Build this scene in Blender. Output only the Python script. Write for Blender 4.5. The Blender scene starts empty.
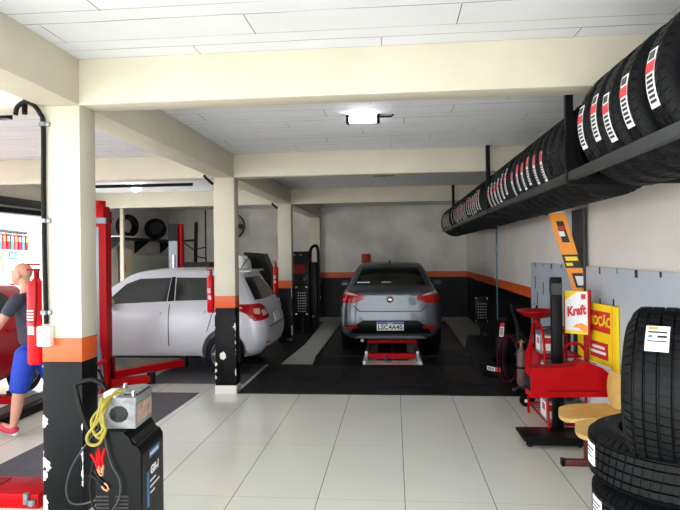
import bpy, bmesh, math, random
from math import pi, sin, cos, radians as rad
from mathutils import Vector, Matrix
from mathutils.bvhtree import BVHTree
from mathutils.geometry import delaunay_2d_cdt

S = bpy.context.scene
COL = S.collection
random.seed(4)

# ------------------------------------------------------------------ camera
yaw, pitch, roll, H = 0.0928, 0.0048, 0.0123, 1.6977
r = Vector((cos(yaw), sin(yaw), 0)); f0 = Vector((-sin(yaw), cos(yaw), 0)); u0 = Vector((0, 0, 1))
fw = f0 * cos(pitch) + u0 * sin(pitch); up = u0 * cos(pitch) - f0 * sin(pitch)
cr = r * cos(roll) - up * sin(roll); cu = r * sin(roll) + up * cos(roll)
cam = bpy.data.cameras.new('camera'); cam.sensor_width = 36; cam.lens = 580.2 / 680 * 36
cam.shift_y = -4.84 / 680; cam.clip_start = 0.05; cam.clip_end = 300
co = bpy.data.objects.new('camera', cam); COL.objects.link(co)
co.matrix_world = Matrix(((cr.x, cu.x, -fw.x, 0), (cr.y, cu.y, -fw.y, 0), (cr.z, cu.z, -fw.z, H), (0, 0, 0, 1)))
S.camera = co

# ------------------------------------------------------------------ sky, sun, exposure
w = bpy.data.worlds.new('sky'); S.world = w; w.use_nodes = True
bg = w.node_tree.nodes['Background']; bg.inputs[0].default_value = (0.93, 0.97, 1.0, 1); bg.inputs[1].default_value = 3.0
sl = bpy.data.lights.new('sun', 'SUN'); sl.energy = 4.0; sl.angle = rad(3); sl.color = (1, .96, .9)
so = bpy.data.objects.new('sun', sl); COL.objects.link(so); so.rotation_euler = (rad(28), rad(-22), 0); so.location = (-20, -20, 30)
for nm, loc, rot, sx, sy in (('front_portal', (-2.1, -2.5, 1.4), (rad(90), 0, 0), 8.2, 2.8),
                             ('side_portal', (-6.7, 4.5, 1.35), (rad(90), 0, rad(-90)), 13.5, 2.7)):
    l = bpy.data.lights.new(nm, 'AREA'); l.shape = 'RECTANGLE'; l.size = sx; l.size_y = sy; l.cycles.is_portal = True
    o = bpy.data.objects.new(nm, l); COL.objects.link(o); o.location = loc; o.rotation_euler = rot
S.view_settings.view_transform = 'Standard'; S.view_settings.look = 'None'
S.view_settings.exposure = 1.1; S.view_settings.gamma = 1.0; S.view_settings.use_curve_mapping = False

# ------------------------------------------------------------------ materials
def srgb(c):
    return tuple(((x / 255) / 12.92 if x / 255 <= .04045 else ((x / 255 + .055) / 1.055) ** 2.4) for x in c) + (1,)

def nodes(m): return m.node_tree.nodes, m.node_tree.links

def mat(name, c, rough=.5, metal=0., vary=.0, scale=8., bump=.0, bscale=40., coat=0., emit=None, es=1., spec=.5, c2=None, thr=None):
    m = bpy.data.materials.new(name); m.use_nodes = True
    n, l = nodes(m); b = n['Principled BSDF']
    b.inputs['Base Color'].default_value = srgb(c); b.inputs['Roughness'].default_value = rough
    b.inputs['Metallic'].default_value = metal; b.inputs['Coat Weight'].default_value = coat
    b.inputs['Specular IOR Level'].default_value = spec
    if emit: b.inputs['Emission Color'].default_value = srgb(emit); b.inputs['Emission Strength'].default_value = es
    if vary or bump:
        tc = n.new('ShaderNodeTexCoord')
    if vary:
        t = n.new('ShaderNodeTexNoise'); t.inputs['Scale'].default_value = scale; t.inputs['Detail'].default_value = 6
        l.new(tc.outputs['Object'], t.inputs['Vector'])
        rp = n.new('ShaderNodeValToRGB')
        lo, hi = thr or (.3, .7)
        rp.color_ramp.elements[0].position = lo; rp.color_ramp.elements[1].position = hi
        d = c2 or tuple(max(0, x * (1 - vary)) for x in c)
        rp.color_ramp.elements[0].color = srgb(d); rp.color_ramp.elements[1].color = srgb(c)
        l.new(t.outputs['Fac'], rp.inputs[0]); l.new(rp.outputs[0], b.inputs['Base Color'])
    if bump:
        t2 = n.new('ShaderNodeTexNoise'); t2.inputs['Scale'].default_value = bscale; t2.inputs['Detail'].default_value = 4
        l.new(tc.outputs['Object'], t2.inputs['Vector'])
        bp = n.new('ShaderNodeBump'); bp.inputs['Strength'].default_value = bump; bp.inputs['Distance'].default_value = .02
        l.new(t2.outputs['Fac'], bp.inputs['Height']); l.new(bp.outputs[0], b.inputs['Normal'])
    return m

def mth(n, l, op, a, b=None, c=None):
    x = n.new('ShaderNodeMath'); x.operation = op
    for i, v in enumerate((a, b, c)):
        if v is None: continue
        if isinstance(v, (int, float)): x.inputs[i].default_value = v
        else: l.new(v, x.inputs[i])
    return x.outputs[0]

def line_mask(n, l, coord, off, period, half):
    """1 on thin lines of half-width half at off + k*period"""
    a = mth(n, l, 'SUBTRACT', coord, off); a = mth(n, l, 'DIVIDE', a, period)
    a = mth(n, l, 'ADD', a, .5); a = mth(n, l, 'FRACT', a); a = mth(n, l, 'SUBTRACT', a, .5); a = mth(n, l, 'ABSOLUTE', a)
    return mth(n, l, 'LESS_THAN', a, half / period)

def mix(n, l, fac, c1, c2):
    x = n.new('ShaderNodeMix'); x.data_type = 'RGBA'
    if isinstance(fac, (int, float)): x.inputs[0].default_value = fac
    else: l.new(fac, x.inputs[0])
    for k, v in ((6, c1), (7, c2)):
        if isinstance(v, tuple): x.inputs[k].default_value = v
        else: l.new(v, x.inputs[k])
    return x.outputs[2]

def floor_material():
    m = bpy.data.materials.new('glossy_tile'); m.use_nodes = True; n, l = nodes(m); b = n['Principled BSDF']
    g = n.new('ShaderNodeNewGeometry'); sp = n.new('ShaderNodeSeparateXYZ'); l.new(g.outputs['Position'], sp.inputs[0])
    lx = line_mask(n, l, sp.outputs[0], .0528, .6, .0035)
    ly = line_mask(n, l, sp.outputs[1], 3.989, 1.12, .003)
    nz = n.new('ShaderNodeTexNoise'); nz.inputs['Scale'].default_value = 1.3; nz.inputs['Detail'].default_value = 5
    l.new(g.outputs['Position'], nz.inputs['Vector'])
    base = mix(n, l, nz.outputs['Fac'], srgb((226, 228, 218)), srgb((238, 239, 230)))
    c = mix(n, l, mth(n, l, 'MULTIPLY', ly, .35), base, srgb((120, 118, 108)))
    c = mix(n, l, mth(n, l, 'MULTIPLY', lx, .75), c, srgb((96, 94, 86)))
    l.new(c, b.inputs['Base Color'])
    rr = n.new('ShaderNodeMapRange'); rr.inputs[3].default_value = .08; rr.inputs[4].default_value = .2
    l.new(nz.outputs['Fac'], rr.inputs[0]); l.new(rr.outputs[0], b.inputs['Roughness'])
    b.inputs['Specular IOR Level'].default_value = .55
    return m

def ceiling_material():
    m = bpy.data.materials.new('ceiling_slab'); m.use_nodes = True; n, l = nodes(m); b = n['Principled BSDF']
    g = n.new('ShaderNodeNewGeometry'); sp = n.new('ShaderNodeSeparateXYZ'); l.new(g.outputs['Position'], sp.inputs[0])
    X, Y = sp.outputs[0], sp.outputs[1]
    nz = n.new('ShaderNodeTexNoise'); nz.inputs['Scale'].default_value = 3.; l.new(g.outputs['Position'], nz.inputs['Vector'])
    wob = mth(n, l, 'MULTIPLY', nz.outputs['Fac'], .02)
    Yw = mth(n, l, 'ADD', Y, wob)
    l1 = line_mask(n, l, Yw, 2.90, .40, .0035); l2 = line_mask(n, l, Yw, 3.165, .40, .003)
    row = mth(n, l, 'FLOOR', mth(n, l, 'DIVIDE', mth(n, l, 'SUBTRACT', Y, 2.90), .40))
    xo = mth(n, l, 'MULTIPLY', mth(n, l, 'FRACT', mth(n, l, 'MULTIPLY', row, .37)), 1.1)
    l3 = line_mask(n, l, mth(n, l, 'ADD', X, xo), .35, 1.1, .003)
    fr = mth(n, l, 'FRACT', mth(n, l, 'DIVIDE', mth(n, l, 'SUBTRACT', Y, 2.90), .40))
    l3 = mth(n, l, 'MULTIPLY', l3, mth(n, l, 'LESS_THAN', fr, .66))
    nb = n.new('ShaderNodeTexNoise'); nb.inputs['Scale'].default_value = 1.7; l.new(g.outputs['Position'], nb.inputs['Vector'])
    br = n.new('ShaderNodeMapRange'); br.inputs[1].default_value = .35; br.inputs[2].default_value = .6
    br.inputs[3].default_value = .25; br.inputs[4].default_value = .95; l.new(nb.outputs['Fac'], br.inputs[0])
    mk = mth(n, l, 'MAXIMUM', l1, mth(n, l, 'MAXIMUM', mth(n, l, 'MULTIPLY', l2, .7), l3))
    mk = mth(n, l, 'MULTIPLY', mk, br.outputs[0])
    base = mix(n, l, nz.outputs['Fac'], srgb((220, 222, 227)), srgb((232, 234, 240)))
    l.new(mix(n, l, mk, base, srgb((92, 88, 90))), b.inputs['Base Color'])
    b.inputs['Roughness'].default_value = .7
    return m

def stained_wall(name, c, c2, scale=.9):
    m = mat(name, c, rough=.45, vary=.12, scale=scale, c2=c2, thr=(.38, .62), bump=.15, bscale=6)
    return m

def chipped_black(hw, hd):
    m = bpy.data.materials.new('chipped_black_paint'); m.use_nodes = True; n, l = nodes(m); b = n['Principled BSDF']
    tc = n.new('ShaderNodeTexCoord'); sp = n.new('ShaderNodeSeparateXYZ'); l.new(tc.outputs['Object'], sp.inputs[0])
    ax = mth(n, l, 'DIVIDE', mth(n, l, 'ABSOLUTE', sp.outputs[0]), hw)
    ay = mth(n, l, 'DIVIDE', mth(n, l, 'ABSOLUTE', sp.outputs[1]), hd)
    e = mth(n, l, 'MINIMUM', ax, ay)
    nz = n.new('ShaderNodeTexNoise'); nz.inputs['Scale'].default_value = 8; nz.inputs['Detail'].default_value = 5
    mp = n.new('ShaderNodeMapping'); oi = n.new('ShaderNodeObjectInfo'); l.new(tc.outputs['Object'], mp.inputs[0])
    l.new(oi.outputs['Location'], mp.inputs[1]); l.new(mp.outputs[0], nz.inputs['Vector'])
    t = mth(n, l, 'ADD', nz.outputs['Fac'], mth(n, l, 'MULTIPLY', mth(n, l, 'POWER', e, 5), .20))
    k = mth(n, l, 'GREATER_THAN', t, .725)
    n2 = n.new('ShaderNodeTexNoise'); n2.inputs['Scale'].default_value = 5; l.new(tc.outputs['Object'], n2.inputs['Vector'])
    bk = mix(n, l, n2.outputs['Fac'], srgb((6, 8, 11)), srgb((15, 17, 20)))
    l.new(mix(n, l, k, bk, srgb((225, 225, 222))), b.inputs['Base Color']); b.inputs['Roughness'].default_value = .4; b.inputs['Specular IOR Level'].default_value = .15
    return m

M = {}
M['cream'] = mat('cream_paint', (213, 206, 187), .55, vary=.05, scale=2.5, bump=.12, bscale=9)
M['orange'] = mat('orange_paint', (226, 92, 36), .4, vary=.06, scale=6)
M['dado'] = mat('black_gloss_paint', (9, 11, 15), .35, vary=.3, scale=4, spec=.2)
M['white_base'] = mat('white_skirting', (226, 224, 214), .35)
M['floor'] = floor_material(); M['ceiling'] = ceiling_material()
M['wall_cream'] = mat('wall_cream', (230, 223, 217), .5, vary=.06, scale=1.2, bump=.1, bscale=5)
M['wall_back'] = stained_wall('wall_back_stained', (238, 233, 225), (196, 190, 182), .8)
M['concrete'] = mat('pavement', (190, 188, 182), .8, vary=.1, scale=3)
M['rubber'] = mat('tire_rubber', (10, 12, 15), .5, vary=.15, scale=30, spec=.16)
M['rubber_dark'] = mat('black_rubber_mat', (26, 28, 30), .5, vary=.25, scale=12, bump=.2, bscale=120, spec=.25)
M['mat_grey'] = mat('slate_mat', (88, 88, 96), .6, vary=.12, scale=10)
M['red'] = mat('red_enamel', (182, 8, 18), .4, vary=.1, scale=7, spec=.12)
M['red_dark'] = mat('dark_red_enamel', (132, 8, 18), .4, spec=.12)
M['red_ext'] = mat('extinguisher_red', (196, 10, 24), .3, spec=.2)
M['red_car'] = mat('red_car_paint', (190, 14, 28), .3, coat=.2)
M['black'] = mat('black_plastic', (8, 9, 12), .4, spec=.18)
M['black_metal'] = mat('black_steel', (9, 10, 12), .42, spec=.18)
M['steel'] = mat('galvanised_steel', (150, 156, 160), .35, metal=.8, vary=.2, scale=20)
M['rail'] = mat('rail_steel', (34, 38, 41), .35, vary=.3, scale=9, spec=.5)
M['chrome'] = mat('bright_metal', (205, 205, 208), .2, metal=1.)
M['white'] = mat('white_plastic', (232, 232, 230), .35)
M['paper'] = mat('white_sticker', (238, 238, 240), .5)
M['pink'] = mat('sticker_red', (214, 52, 62), .5)
M['ink'] = mat('printed_black', (26, 26, 30), .5)
M['glass'] = mat('tinted_glass', (8, 10, 11), .06, spec=.25)
M['glass_grey'] = mat('grey_glass', (38, 45, 47), .05, spec=.6)
M['silver'] = mat('silver_paint', (204, 205, 214), .38, metal=.15, coat=.25)
M['grey_car'] = mat('grey_paint', (84, 90, 97), .32, metal=.45, coat=.5)
M['tail'] = mat('taillight_red', (168, 4, 16), .15, spec=.3)
M['tail_white'] = mat('taillight_clear', (206, 170, 164), .15, spec=.3)
M['blue'] = mat('plate_blue', (28, 72, 178), .4)
M['label_blue'] = mat('label_blue', (46, 108, 176), .4)
M['yellow'] = mat('sign_yellow', (250, 214, 22), .45)
M['sign_orange'] = mat('sign_orange', (246, 152, 40), .45)
M['sign_red'] = mat('sign_red', (206, 34, 36), .45)
M['beige'] = mat('beige_seat_vinyl', (226, 190, 112), .42, vary=.08, scale=14)
M['brown'] = mat('brown_steel', (92, 34, 30), .4)
M['gas'] = mat('rusty_brown_cylinder', (126, 98, 92), .5, vary=.35, scale=18)
M['board'] = mat('pale_blue_board', (186, 194, 206), .35, vary=.05, scale=2)
M['greypipe'] = mat('pipe_and_shadow_grey', (66, 66, 66), .6, vary=.1, scale=4)
M['teal'] = mat('teal_pipe', (52, 116, 128), .4)
M['batt'] = mat('dusty_grey_battery', (156, 158, 160), .6, vary=.28, scale=22, bump=.3, bscale=40)
M['batt_label'] = mat('worn_battery_label', (206, 190, 176), .55, vary=.3, scale=25, c2=(176, 120, 100))
M['batt_dark'] = mat('battery_grey', (72, 76, 82), .45)
M['wire_yellow'] = mat('yellow_cable', (142, 130, 36), .45)
M['wire_grey'] = mat('grey_cable', (38, 38, 40), .45)
M['copper'] = mat('copper_clamp', (178, 132, 96), .35, metal=.7)
M['skin'] = mat('skin', (206, 150, 126), .5)
M['navy'] = mat('navy_shirt', (62, 64, 82), .8, vary=.15, scale=14)
M['shorts'] = mat('blue_shorts', (28, 66, 190), .7, vary=.12, scale=10)
M['shoe'] = mat('pink_red_shoe', (196, 52, 78), .6)
M['hair'] = mat('grey_stubble', (150, 130, 120), .8)
M['lamp'] = mat('lit_tube', (255, 255, 255), .4, emit=(244, 250, 255), es=16.)
M['shop_white'] = mat('shop_white', (240, 240, 240), .6)
M['lift_grey'] = mat('lift_grey_face', (128, 132, 142), .35, metal=.3)
M['hose_red'] = mat('dark_red_hose', (96, 10, 26), .5, spec=.2)
M['hole'] = mat('dark_hole', (8, 16, 18), .6)

# ------------------------------------------------------------------ mesh builder
class MB:
    def __init__(s): s.b = bmesh.new(); s.mats = []
    def mi(s, m):
        if m is None: return 0
        if m not in s.mats: s.mats.append(m)
        return s.mats.index(m)
    def add(s, verts, faces, m=None, smooth=False, mtx=None):
        vs = [s.b.verts.new(mtx @ Vector(v) if mtx else v) for v in verts]; i = s.mi(m); out = []
        for f in faces:
            try:
                fc = s.b.faces.new([vs[k] for k in f]); fc.material_index = i; fc.smooth = smooth; out.append(fc)
            except ValueError: pass
        return vs, out
    def box(s, x0, x1, y0, y1, z0, z1, m=None, bev=0., mtx=None, seg=2):
        t = bmesh.new(); bmesh.ops.create_cube(t, size=1)
        for v in t.verts: v.co = Vector(((x0 + x1) / 2 + v.co.x * (x1 - x0), (y0 + y1) / 2 + v.co.y * (y1 - y0), (z0 + z1) / 2 + v.co.z * (z1 - z0)))
        if bev: bmesh.ops.bevel(t, geom=t.edges[:], offset=bev, segments=seg, affect='EDGES', profile=.5)
        s.merge(t, m, bev > 0, mtx); return s
    def merge(s, t, m, smooth, mtx=None):
        t.verts.index_update(); t.verts.ensure_lookup_table()
        s.add([v.co.copy() for v in t.verts], [[v.index for v in f.verts] for f in t.faces], m, smooth, mtx); t.free()
    def cyl(s, p0, p1, r0, r1=None, seg=20, m=None, smooth=True):
        p0, p1 = Vector(p0), Vector(p1); r1 = r0 if r1 is None else r1
        d = (p1 - p0).normalized(); a = d.orthogonal().normalized(); b = d.cross(a)
        V = []; F = []
        for p, rr in ((p0, r0), (p1, r1)):
            for k in range(seg):
                t = 2 * pi * k / seg; V.append(p + a * (rr * cos(t)) + b * (rr * sin(t)))
        for k in range(seg): F.append((k, (k + 1) % seg, seg + (k + 1) % seg, seg + k))
        vs, _ = s.add(V, F, m, smooth)
        i = s.mi(m)
        for ring in (vs[:seg][::-1], vs[seg:]):
            f = s.b.faces.new(ring); f.material_index = i
        return s
    def tube(s, pts, rr, seg=8, m=None, closed=False):
        pts = [Vector(p) for p in pts]; n = len(pts); V = []; F = []
        prev = None
        for i, p in enumerate(pts):
            a = pts[i - 1] if (i > 0 or closed) else p; c = pts[(i + 1) % n] if (i < n - 1 or closed) else p
            d = (c - a).normalized()
            if prev is None: e = d.orthogonal().normalized()
            else:
                e = prev - d * prev.dot(d); e = e.normalized() if e.length > 1e-6 else d.orthogonal().normalized()
            prev = e; g = d.cross(e)
            q = rr[i] if isinstance(rr, (list, tuple)) else rr
            for k in range(seg): V.append(p + e * (q * cos(2 * pi * k / seg)) + g * (q * sin(2 * pi * k / seg)))
        m_ = n if closed else n - 1
        for i in range(m_):
            for k in range(seg):
                j = (i + 1) % n; F.append((i * seg + k, i * seg + (k + 1) % seg, j * seg + (k + 1) % seg, j * seg + k))
        if not closed: F += [tuple(range(seg))[::-1], tuple((n - 1) * seg + k for k in range(seg))]
        s.add(V, F, m, True); return s
    def lathe(s, prof, seg=32, m=None, mtx=None, closed=False, smooth=True):
        """profile [(radius, z)] about local Z"""
        n = len(prof); V = []; F = []
        for k in range(seg):
            t = 2 * pi * k / seg
            for (q, z) in prof: V.append((q * cos(t), q * sin(t), z))
        e = n if closed else n - 1
        for k in range(seg):
            k2 = (k + 1) % seg
            for j in range(e):
                j2 = (j + 1) % n; F.append((k * n + j, k2 * n + j, k2 * n + j2, k * n + j2))
        s.add(V, F, m, smooth, mtx); return s
    def prism(s, poly, axis, a0, a1, m=None, mtx=None, smooth=False):
        """poly of 2D points, extruded along axis 'x','y','z'"""
        def P(p, a): return {'x': (a, p[0], p[1]), 'y': (p[0], a, p[1]), 'z': (p[0], p[1], a)}[axis]
        n = len(poly); V = [P(p, a0) for p in poly] + [P(p, a1) for p in poly]
        F = [tuple(range(n))[::-1], tuple(range(n, 2 * n))] + [(k, (k + 1) % n, n + (k + 1) % n, n + k) for k in range(n)]
        s.add(V, F, m, smooth, mtx); return s
    def ball(s, c, rad_, m=None, seg=20, rings=12, mtx=None):
        t = bmesh.new(); bmesh.ops.create_uvsphere(t, u_segments=seg, v_segments=rings, radius=1)
        R_ = rad_ if isinstance(rad_, (tuple, list)) else (rad_,) * 3
        for v in t.verts: v.co = Vector((c[0] + v.co.x * R_[0], c[1] + v.co.y * R_[1], c[2] + v.co.z * R_[2]))
        s.merge(t, m, True, mtx); return s
    def mesh(s, name, m=None, sharp=35, weld=True):
        if weld: bmesh.ops.remove_doubles(s.b, verts=s.b.verts[:], dist=1e-5)
        bmesh.ops.recalc_face_normals(s.b, faces=s.b.faces[:])
        me = bpy.data.meshes.new(name); s.b.to_mesh(me); s.b.free()
        if m is not None and not s.mats: me.materials.append(m)
        for q in s.mats: me.materials.append(q if q is not None else m)
        if sharp: me.set_sharp_from_angle(angle=rad(sharp))
        return me
    def build(s, name, m=None, parent=None, loc=None, rot=None, sharp=35):
        if s.mats and m is not None and None in s.mats: s.mats = [m if q is None else q for q in s.mats]
        return put(name, s.mesh(name, m, sharp), parent, loc, rot)

def put(name, me, parent=None, loc=None, rot=None):
    o = bpy.data.objects.new(name, me); COL.objects.link(o)
    if parent: o.parent = parent
    if loc: o.location = loc
    if rot: o.rotation_euler = rot
    return o

def tag(o, label=None, cat=None, group=None, kind=None):
    if label: o['label'] = label
    if cat: o['category'] = cat
    if group: o['group'] = group
    if kind: o['kind'] = kind
    return o

def thing(name, label, cat, loc=(0, 0, 0), rz=0., group=None, rot=None):
    o = bpy.data.objects.new(name, None); o.empty_display_size = .1; COL.objects.link(o)
    o.location = loc; o.rotation_euler = rot or (0, 0, rz)
    return tag(o, label, cat, group)

def dup(root, loc, rz=None, label=None, rot=None):
    q = root.copy(); COL.objects.link(q); q.location = loc
    if rz is not None: q.rotation_euler = (0, 0, rz)
    if rot is not None: q.rotation_euler = rot
    if label: q['label'] = label
    for ch in list(root.children):
        c = ch.copy(); COL.objects.link(c); c.parent = q
        for g in ch.children:
            d = g.copy(); COL.objects.link(d); d.parent = c
    return q

def struct(name, mb, m, label=None):
    o = mb.build(name, m); o['kind'] = 'structure'
    if label: o['label'] = label
    return o

def text_bm(s, size, shear=0., extrude=.001, offset=0., width=1.):
    c = bpy.data.curves.new('t', 'FONT'); c.body = s; c.size = size; c.shear = shear; c.extrude = extrude
    c.offset = offset; c.align_x = 'CENTER'; c.align_y = 'CENTER'
    o = bpy.data.objects.new('t', c); COL.objects.link(o)
    dg = bpy.context.evaluated_depsgraph_get(); e = o.evaluated_get(dg); me = e.to_mesh()
    V = [Vector((v.co.x * width, v.co.y, v.co.z)) for v in me.vertices]; F = [list(p.vertices) for p in me.polygons]
    e.to_mesh_clear(); bpy.data.objects.remove(o); bpy.data.curves.remove(c)
    return V, F

def frame_mtx(origin, xdir, zdir=(0, 0, 1)):
    """local x -> xdir, local y -> zdir (text up), local z -> normal"""
    x = Vector(xdir).normalized(); y = Vector(zdir); y = (y - x * y.dot(x)).normalized(); z = x.cross(y)
    m = Matrix((x, y, z)).transposed().to_4x4(); m.translation = Vector(origin); return m

def spline(pts, n=8):
    """Catmull-Rom through pts"""
    P = [Vector(p) for p in pts]; P = [P[0] * 2 - P[1]] + P + [P[-1] * 2 - P[-2]]; out = []
    for i in range(1, len(P) - 2):
        a, b, c, d = P[i - 1:i + 3]
        for k in range(n):
            t = k / n
            out.append(.5 * ((2 * b) + (c - a) * t + (2 * a - 5 * b + 4 * c - d) * t * t + (3 * b - a - 3 * c + d) * t ** 3))
    out.append(P[-2]); return out

def bake(o):
    """evaluate the modifiers of a temporary object into a new mesh and drop the object"""
    dg = bpy.context.evaluated_depsgraph_get(); e = o.evaluated_get(dg)
    me = bpy.data.meshes.new_from_object(e, depsgraph=dg); bpy.data.objects.remove(o); return me

# ------------------------------------------------------------------ the shell
XC, CW, CD, XR, XL, YB = -1.932, .258, .19, 1.876, -6.1, 15.31
ZB, Z0, Z1, ZC = 2.636, 1.043, 1.189, 2.92
struct('floor', MB().box(XL - .1, XR + .15, -1.5, YB + .1, -.12, 0), M['floor'])
struct('ground', MB().box(-40, XL - .1, -25, 40, -.14, -.02), M['concrete'])
struct('ground', MB().box(XL - .1, 14, -25, -1.5, -.14, -.02), M['concrete'])
struct('ceiling', MB().box(XL - .15, XR + .15, -1.5, YB + .1, ZC, ZC + .14), M['ceiling'])

def banded(name, x0, x1, y0, y1, top, mtop, inset, axis):
    o = struct(name, MB().box(x0, x1, y0, y1, Z1, top), mtop)
    b = MB().box(x0, x1, y0, y1, Z0, Z1).build('orange_band', M['orange'], o)
    d = MB().box(x0, x1, y0, y1, 0, Z0).build('black_dado', M['dado'], o)
    return o
banded('wall_right', XR, XR + .15, -1.5, YB + .1, ZC, M['wall_cream'], 0, 'x')
banded('wall_back', XL - .1, XR, YB, YB + .1, ZC, M['wall_back'], 0, 'y')
struct('wall_left', MB().box(XL - .1, XL, 11.9, YB, 0, ZC), M['wall_cream'])

n_t = 1
def beam(x0, x1, y0, y1, z0=ZB, z1=ZC):
    global n_t
    struct('trim_%d' % n_t, MB().box(x0, x1, y0, y1, z0, z1, bev=.006), M['cream']); n_t += 1
Y1, Y2, Y3, Y4 = 3.43, 6.913, 10.845, 15.1
for y in (Y1, Y2, Y3): beam(XL + .1, XR, y, y + CD)
YS = [-1.5, Y1, Y1 + CD, Y2, Y2 + CD, Y3, Y3 + CD, YB]
for a, b in ((0, 1), (2, 3), (4, 5), (6, 7)): beam(XC - CW, XC, YS[a], YS[b])
beam(XL - .12, XL + .1, -1.5, 11.9)

chip = chipped_black(CW / 2, CD / 2)
def column(x, y, plinth='white_base'):
    d = CD
    o = thing('column', None, None, (x, y, 0)); del_ = None
    o['kind'] = 'structure'
    h = CW / 2
    MB().box(-h, h, -d / 2, d / 2, Z1, ZB, bev=.004).build('shaft', M['cream'], o)
    MB().box(-h, h, -d / 2, d / 2, Z0, Z1, bev=.003).build('orange_band', M['orange'], o)
    MB().box(-h, h, -d / 2, d / 2, .10, Z0, bev=.003).build('black_dado', chip, o)
    MB().box(-h - .004, h + .004, -d / 2 - .004, d / 2 + .004, 0, .10, bev=.003).build('plinth', M[plinth], o)
    return o
column(XC - CW / 2, Y1 + CD / 2); column(XC - CW / 2, Y2 + CD / 2); column(XC - CW / 2, Y3 + CD / 2, 'dado'); column(XC - CW / 2, YB - CD / 2, 'dado')
for y in (Y2, Y3): column(XL - .01, y + CD / 2)

def flake(parent, z, w_, h_, side, seed):
    rn = random.Random(seed); n = 14; y = -CD / 2; x = -CW / 2 if side < 0 else CW / 2
    pts = [(x + abs(cos(a)) * w_ * rn.uniform(.6, 1.1) * (-side), z + sin(a) * h_ * rn.uniform(.6, 1.1)) for a in [(-pi / 2 + pi * k / (n - 1)) for k in range(n)]]
    pts = [(x, z - h_)] + pts + [(x, z + h_)]
    q = MB(); q.prism(pts, 'y', y - .0012, y + .001)
    q.box(min(x, x + side * .0012), max(x, x + side * .0012), y - .001, y + .02, z - h_ * .8, z + h_ * .8); q.build('paint_chip', M['white_base'], parent)
cols_ = [o for o in COL.objects if o.name.startswith('column') and o.parent is None]
for z, w_, h_ in ((.67, .035, .045), (.40, .055, .05), (.34, .03, .05), (.15, .035, .07)): flake(cols_[0], z, w_, h_, -1, z)
for z, w_, h_ in ((.80, .012, .012), (.36, .03, .03), (.28, .03, .025), (.20, .02, .03)): flake(cols_[1], z, w_, h_, -1, z)
for z, w_, h_ in ((.62, .012, .02), (.26, .014, .05)): flake(cols_[1], z, w_, h_, 1, z)
q = MB(); rn = random.Random(3); q.prism([(-.03 + .042 * cos(a) * rn.uniform(.7, 1.1), .46 + .055 * sin(a) * rn.uniform(.7, 1.1)) for a in [k * 2 * pi / 14 for k in range(14)]], 'y', -CD / 2 - .0012, -CD / 2 + .001); q.build('paint_chip', M['white_base'], cols_[1])

# roller shutter box over the side opening
t = thing('shutter_box', 'dark roller shutter housing under the beam over the side opening', 'shutter', (XL, 5.2, 2.38))
MB().box(-.10, .16, -6.6, 6.6, 0, .256, bev=.02).build('housing', M['black'], t)
MB().box(.162, .19, -6.6, 6.6, .09, .115).build('guide_rail', M['steel'], t)

# ------------------------------------------------------------------ car builder
def conform(bvh, poly, origin_of, direction, off, res):
    """panel laid on a body: polygon in 2D -> rays -> surface points pushed outward by off"""
    edge = []
    for i, p in enumerate(poly):
        q = poly[(i + 1) % len(poly)]; d = Vector(q) - Vector(p); k = max(1, int(d.length / res))
        for j in range(k): edge.append(Vector(p) + d * (j / k))
    xs = [p.x for p in edge]; ys = [p.y for p in edge]; nE = len(edge)
    def inside(x, y):
        c = False
        for i in range(nE):
            a, b = edge[i], edge[i - 1]
            if (a.y > y) != (b.y > y) and x < (b.x - a.x) * (y - a.y) / (b.y - a.y) + a.x: c = not c
        return c
    pts = list(edge); x = min(xs) + res
    while x < max(xs):
        y = min(ys) + res
        while y < max(ys):
            if inside(x, y) and all((e.x - x) ** 2 + (e.y - y) ** 2 > (res * .4) ** 2 for e in edge): pts.append(Vector((x, y)))
            y += res
        x += res
    v2, _, fc, *_ = delaunay_2d_cdt(pts, [(i, (i + 1) % nE) for i in range(nE)], [], 1, 1e-6)
    V = []; ok = []
    for p in v2:
        h, nn, _, _ = bvh.ray_cast(Vector(origin_of(p.x, p.y)), Vector(direction))
        if h is None: V.append(Vector((0, 0, 0))); ok.append(False)
        else:
            if nn.dot(Vector(direction)) > 0: nn = -nn
            V.append(h + nn * off); ok.append(True)
    F = [f for f in fc if all(ok[i] for i in f)]
    return V, F

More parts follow.
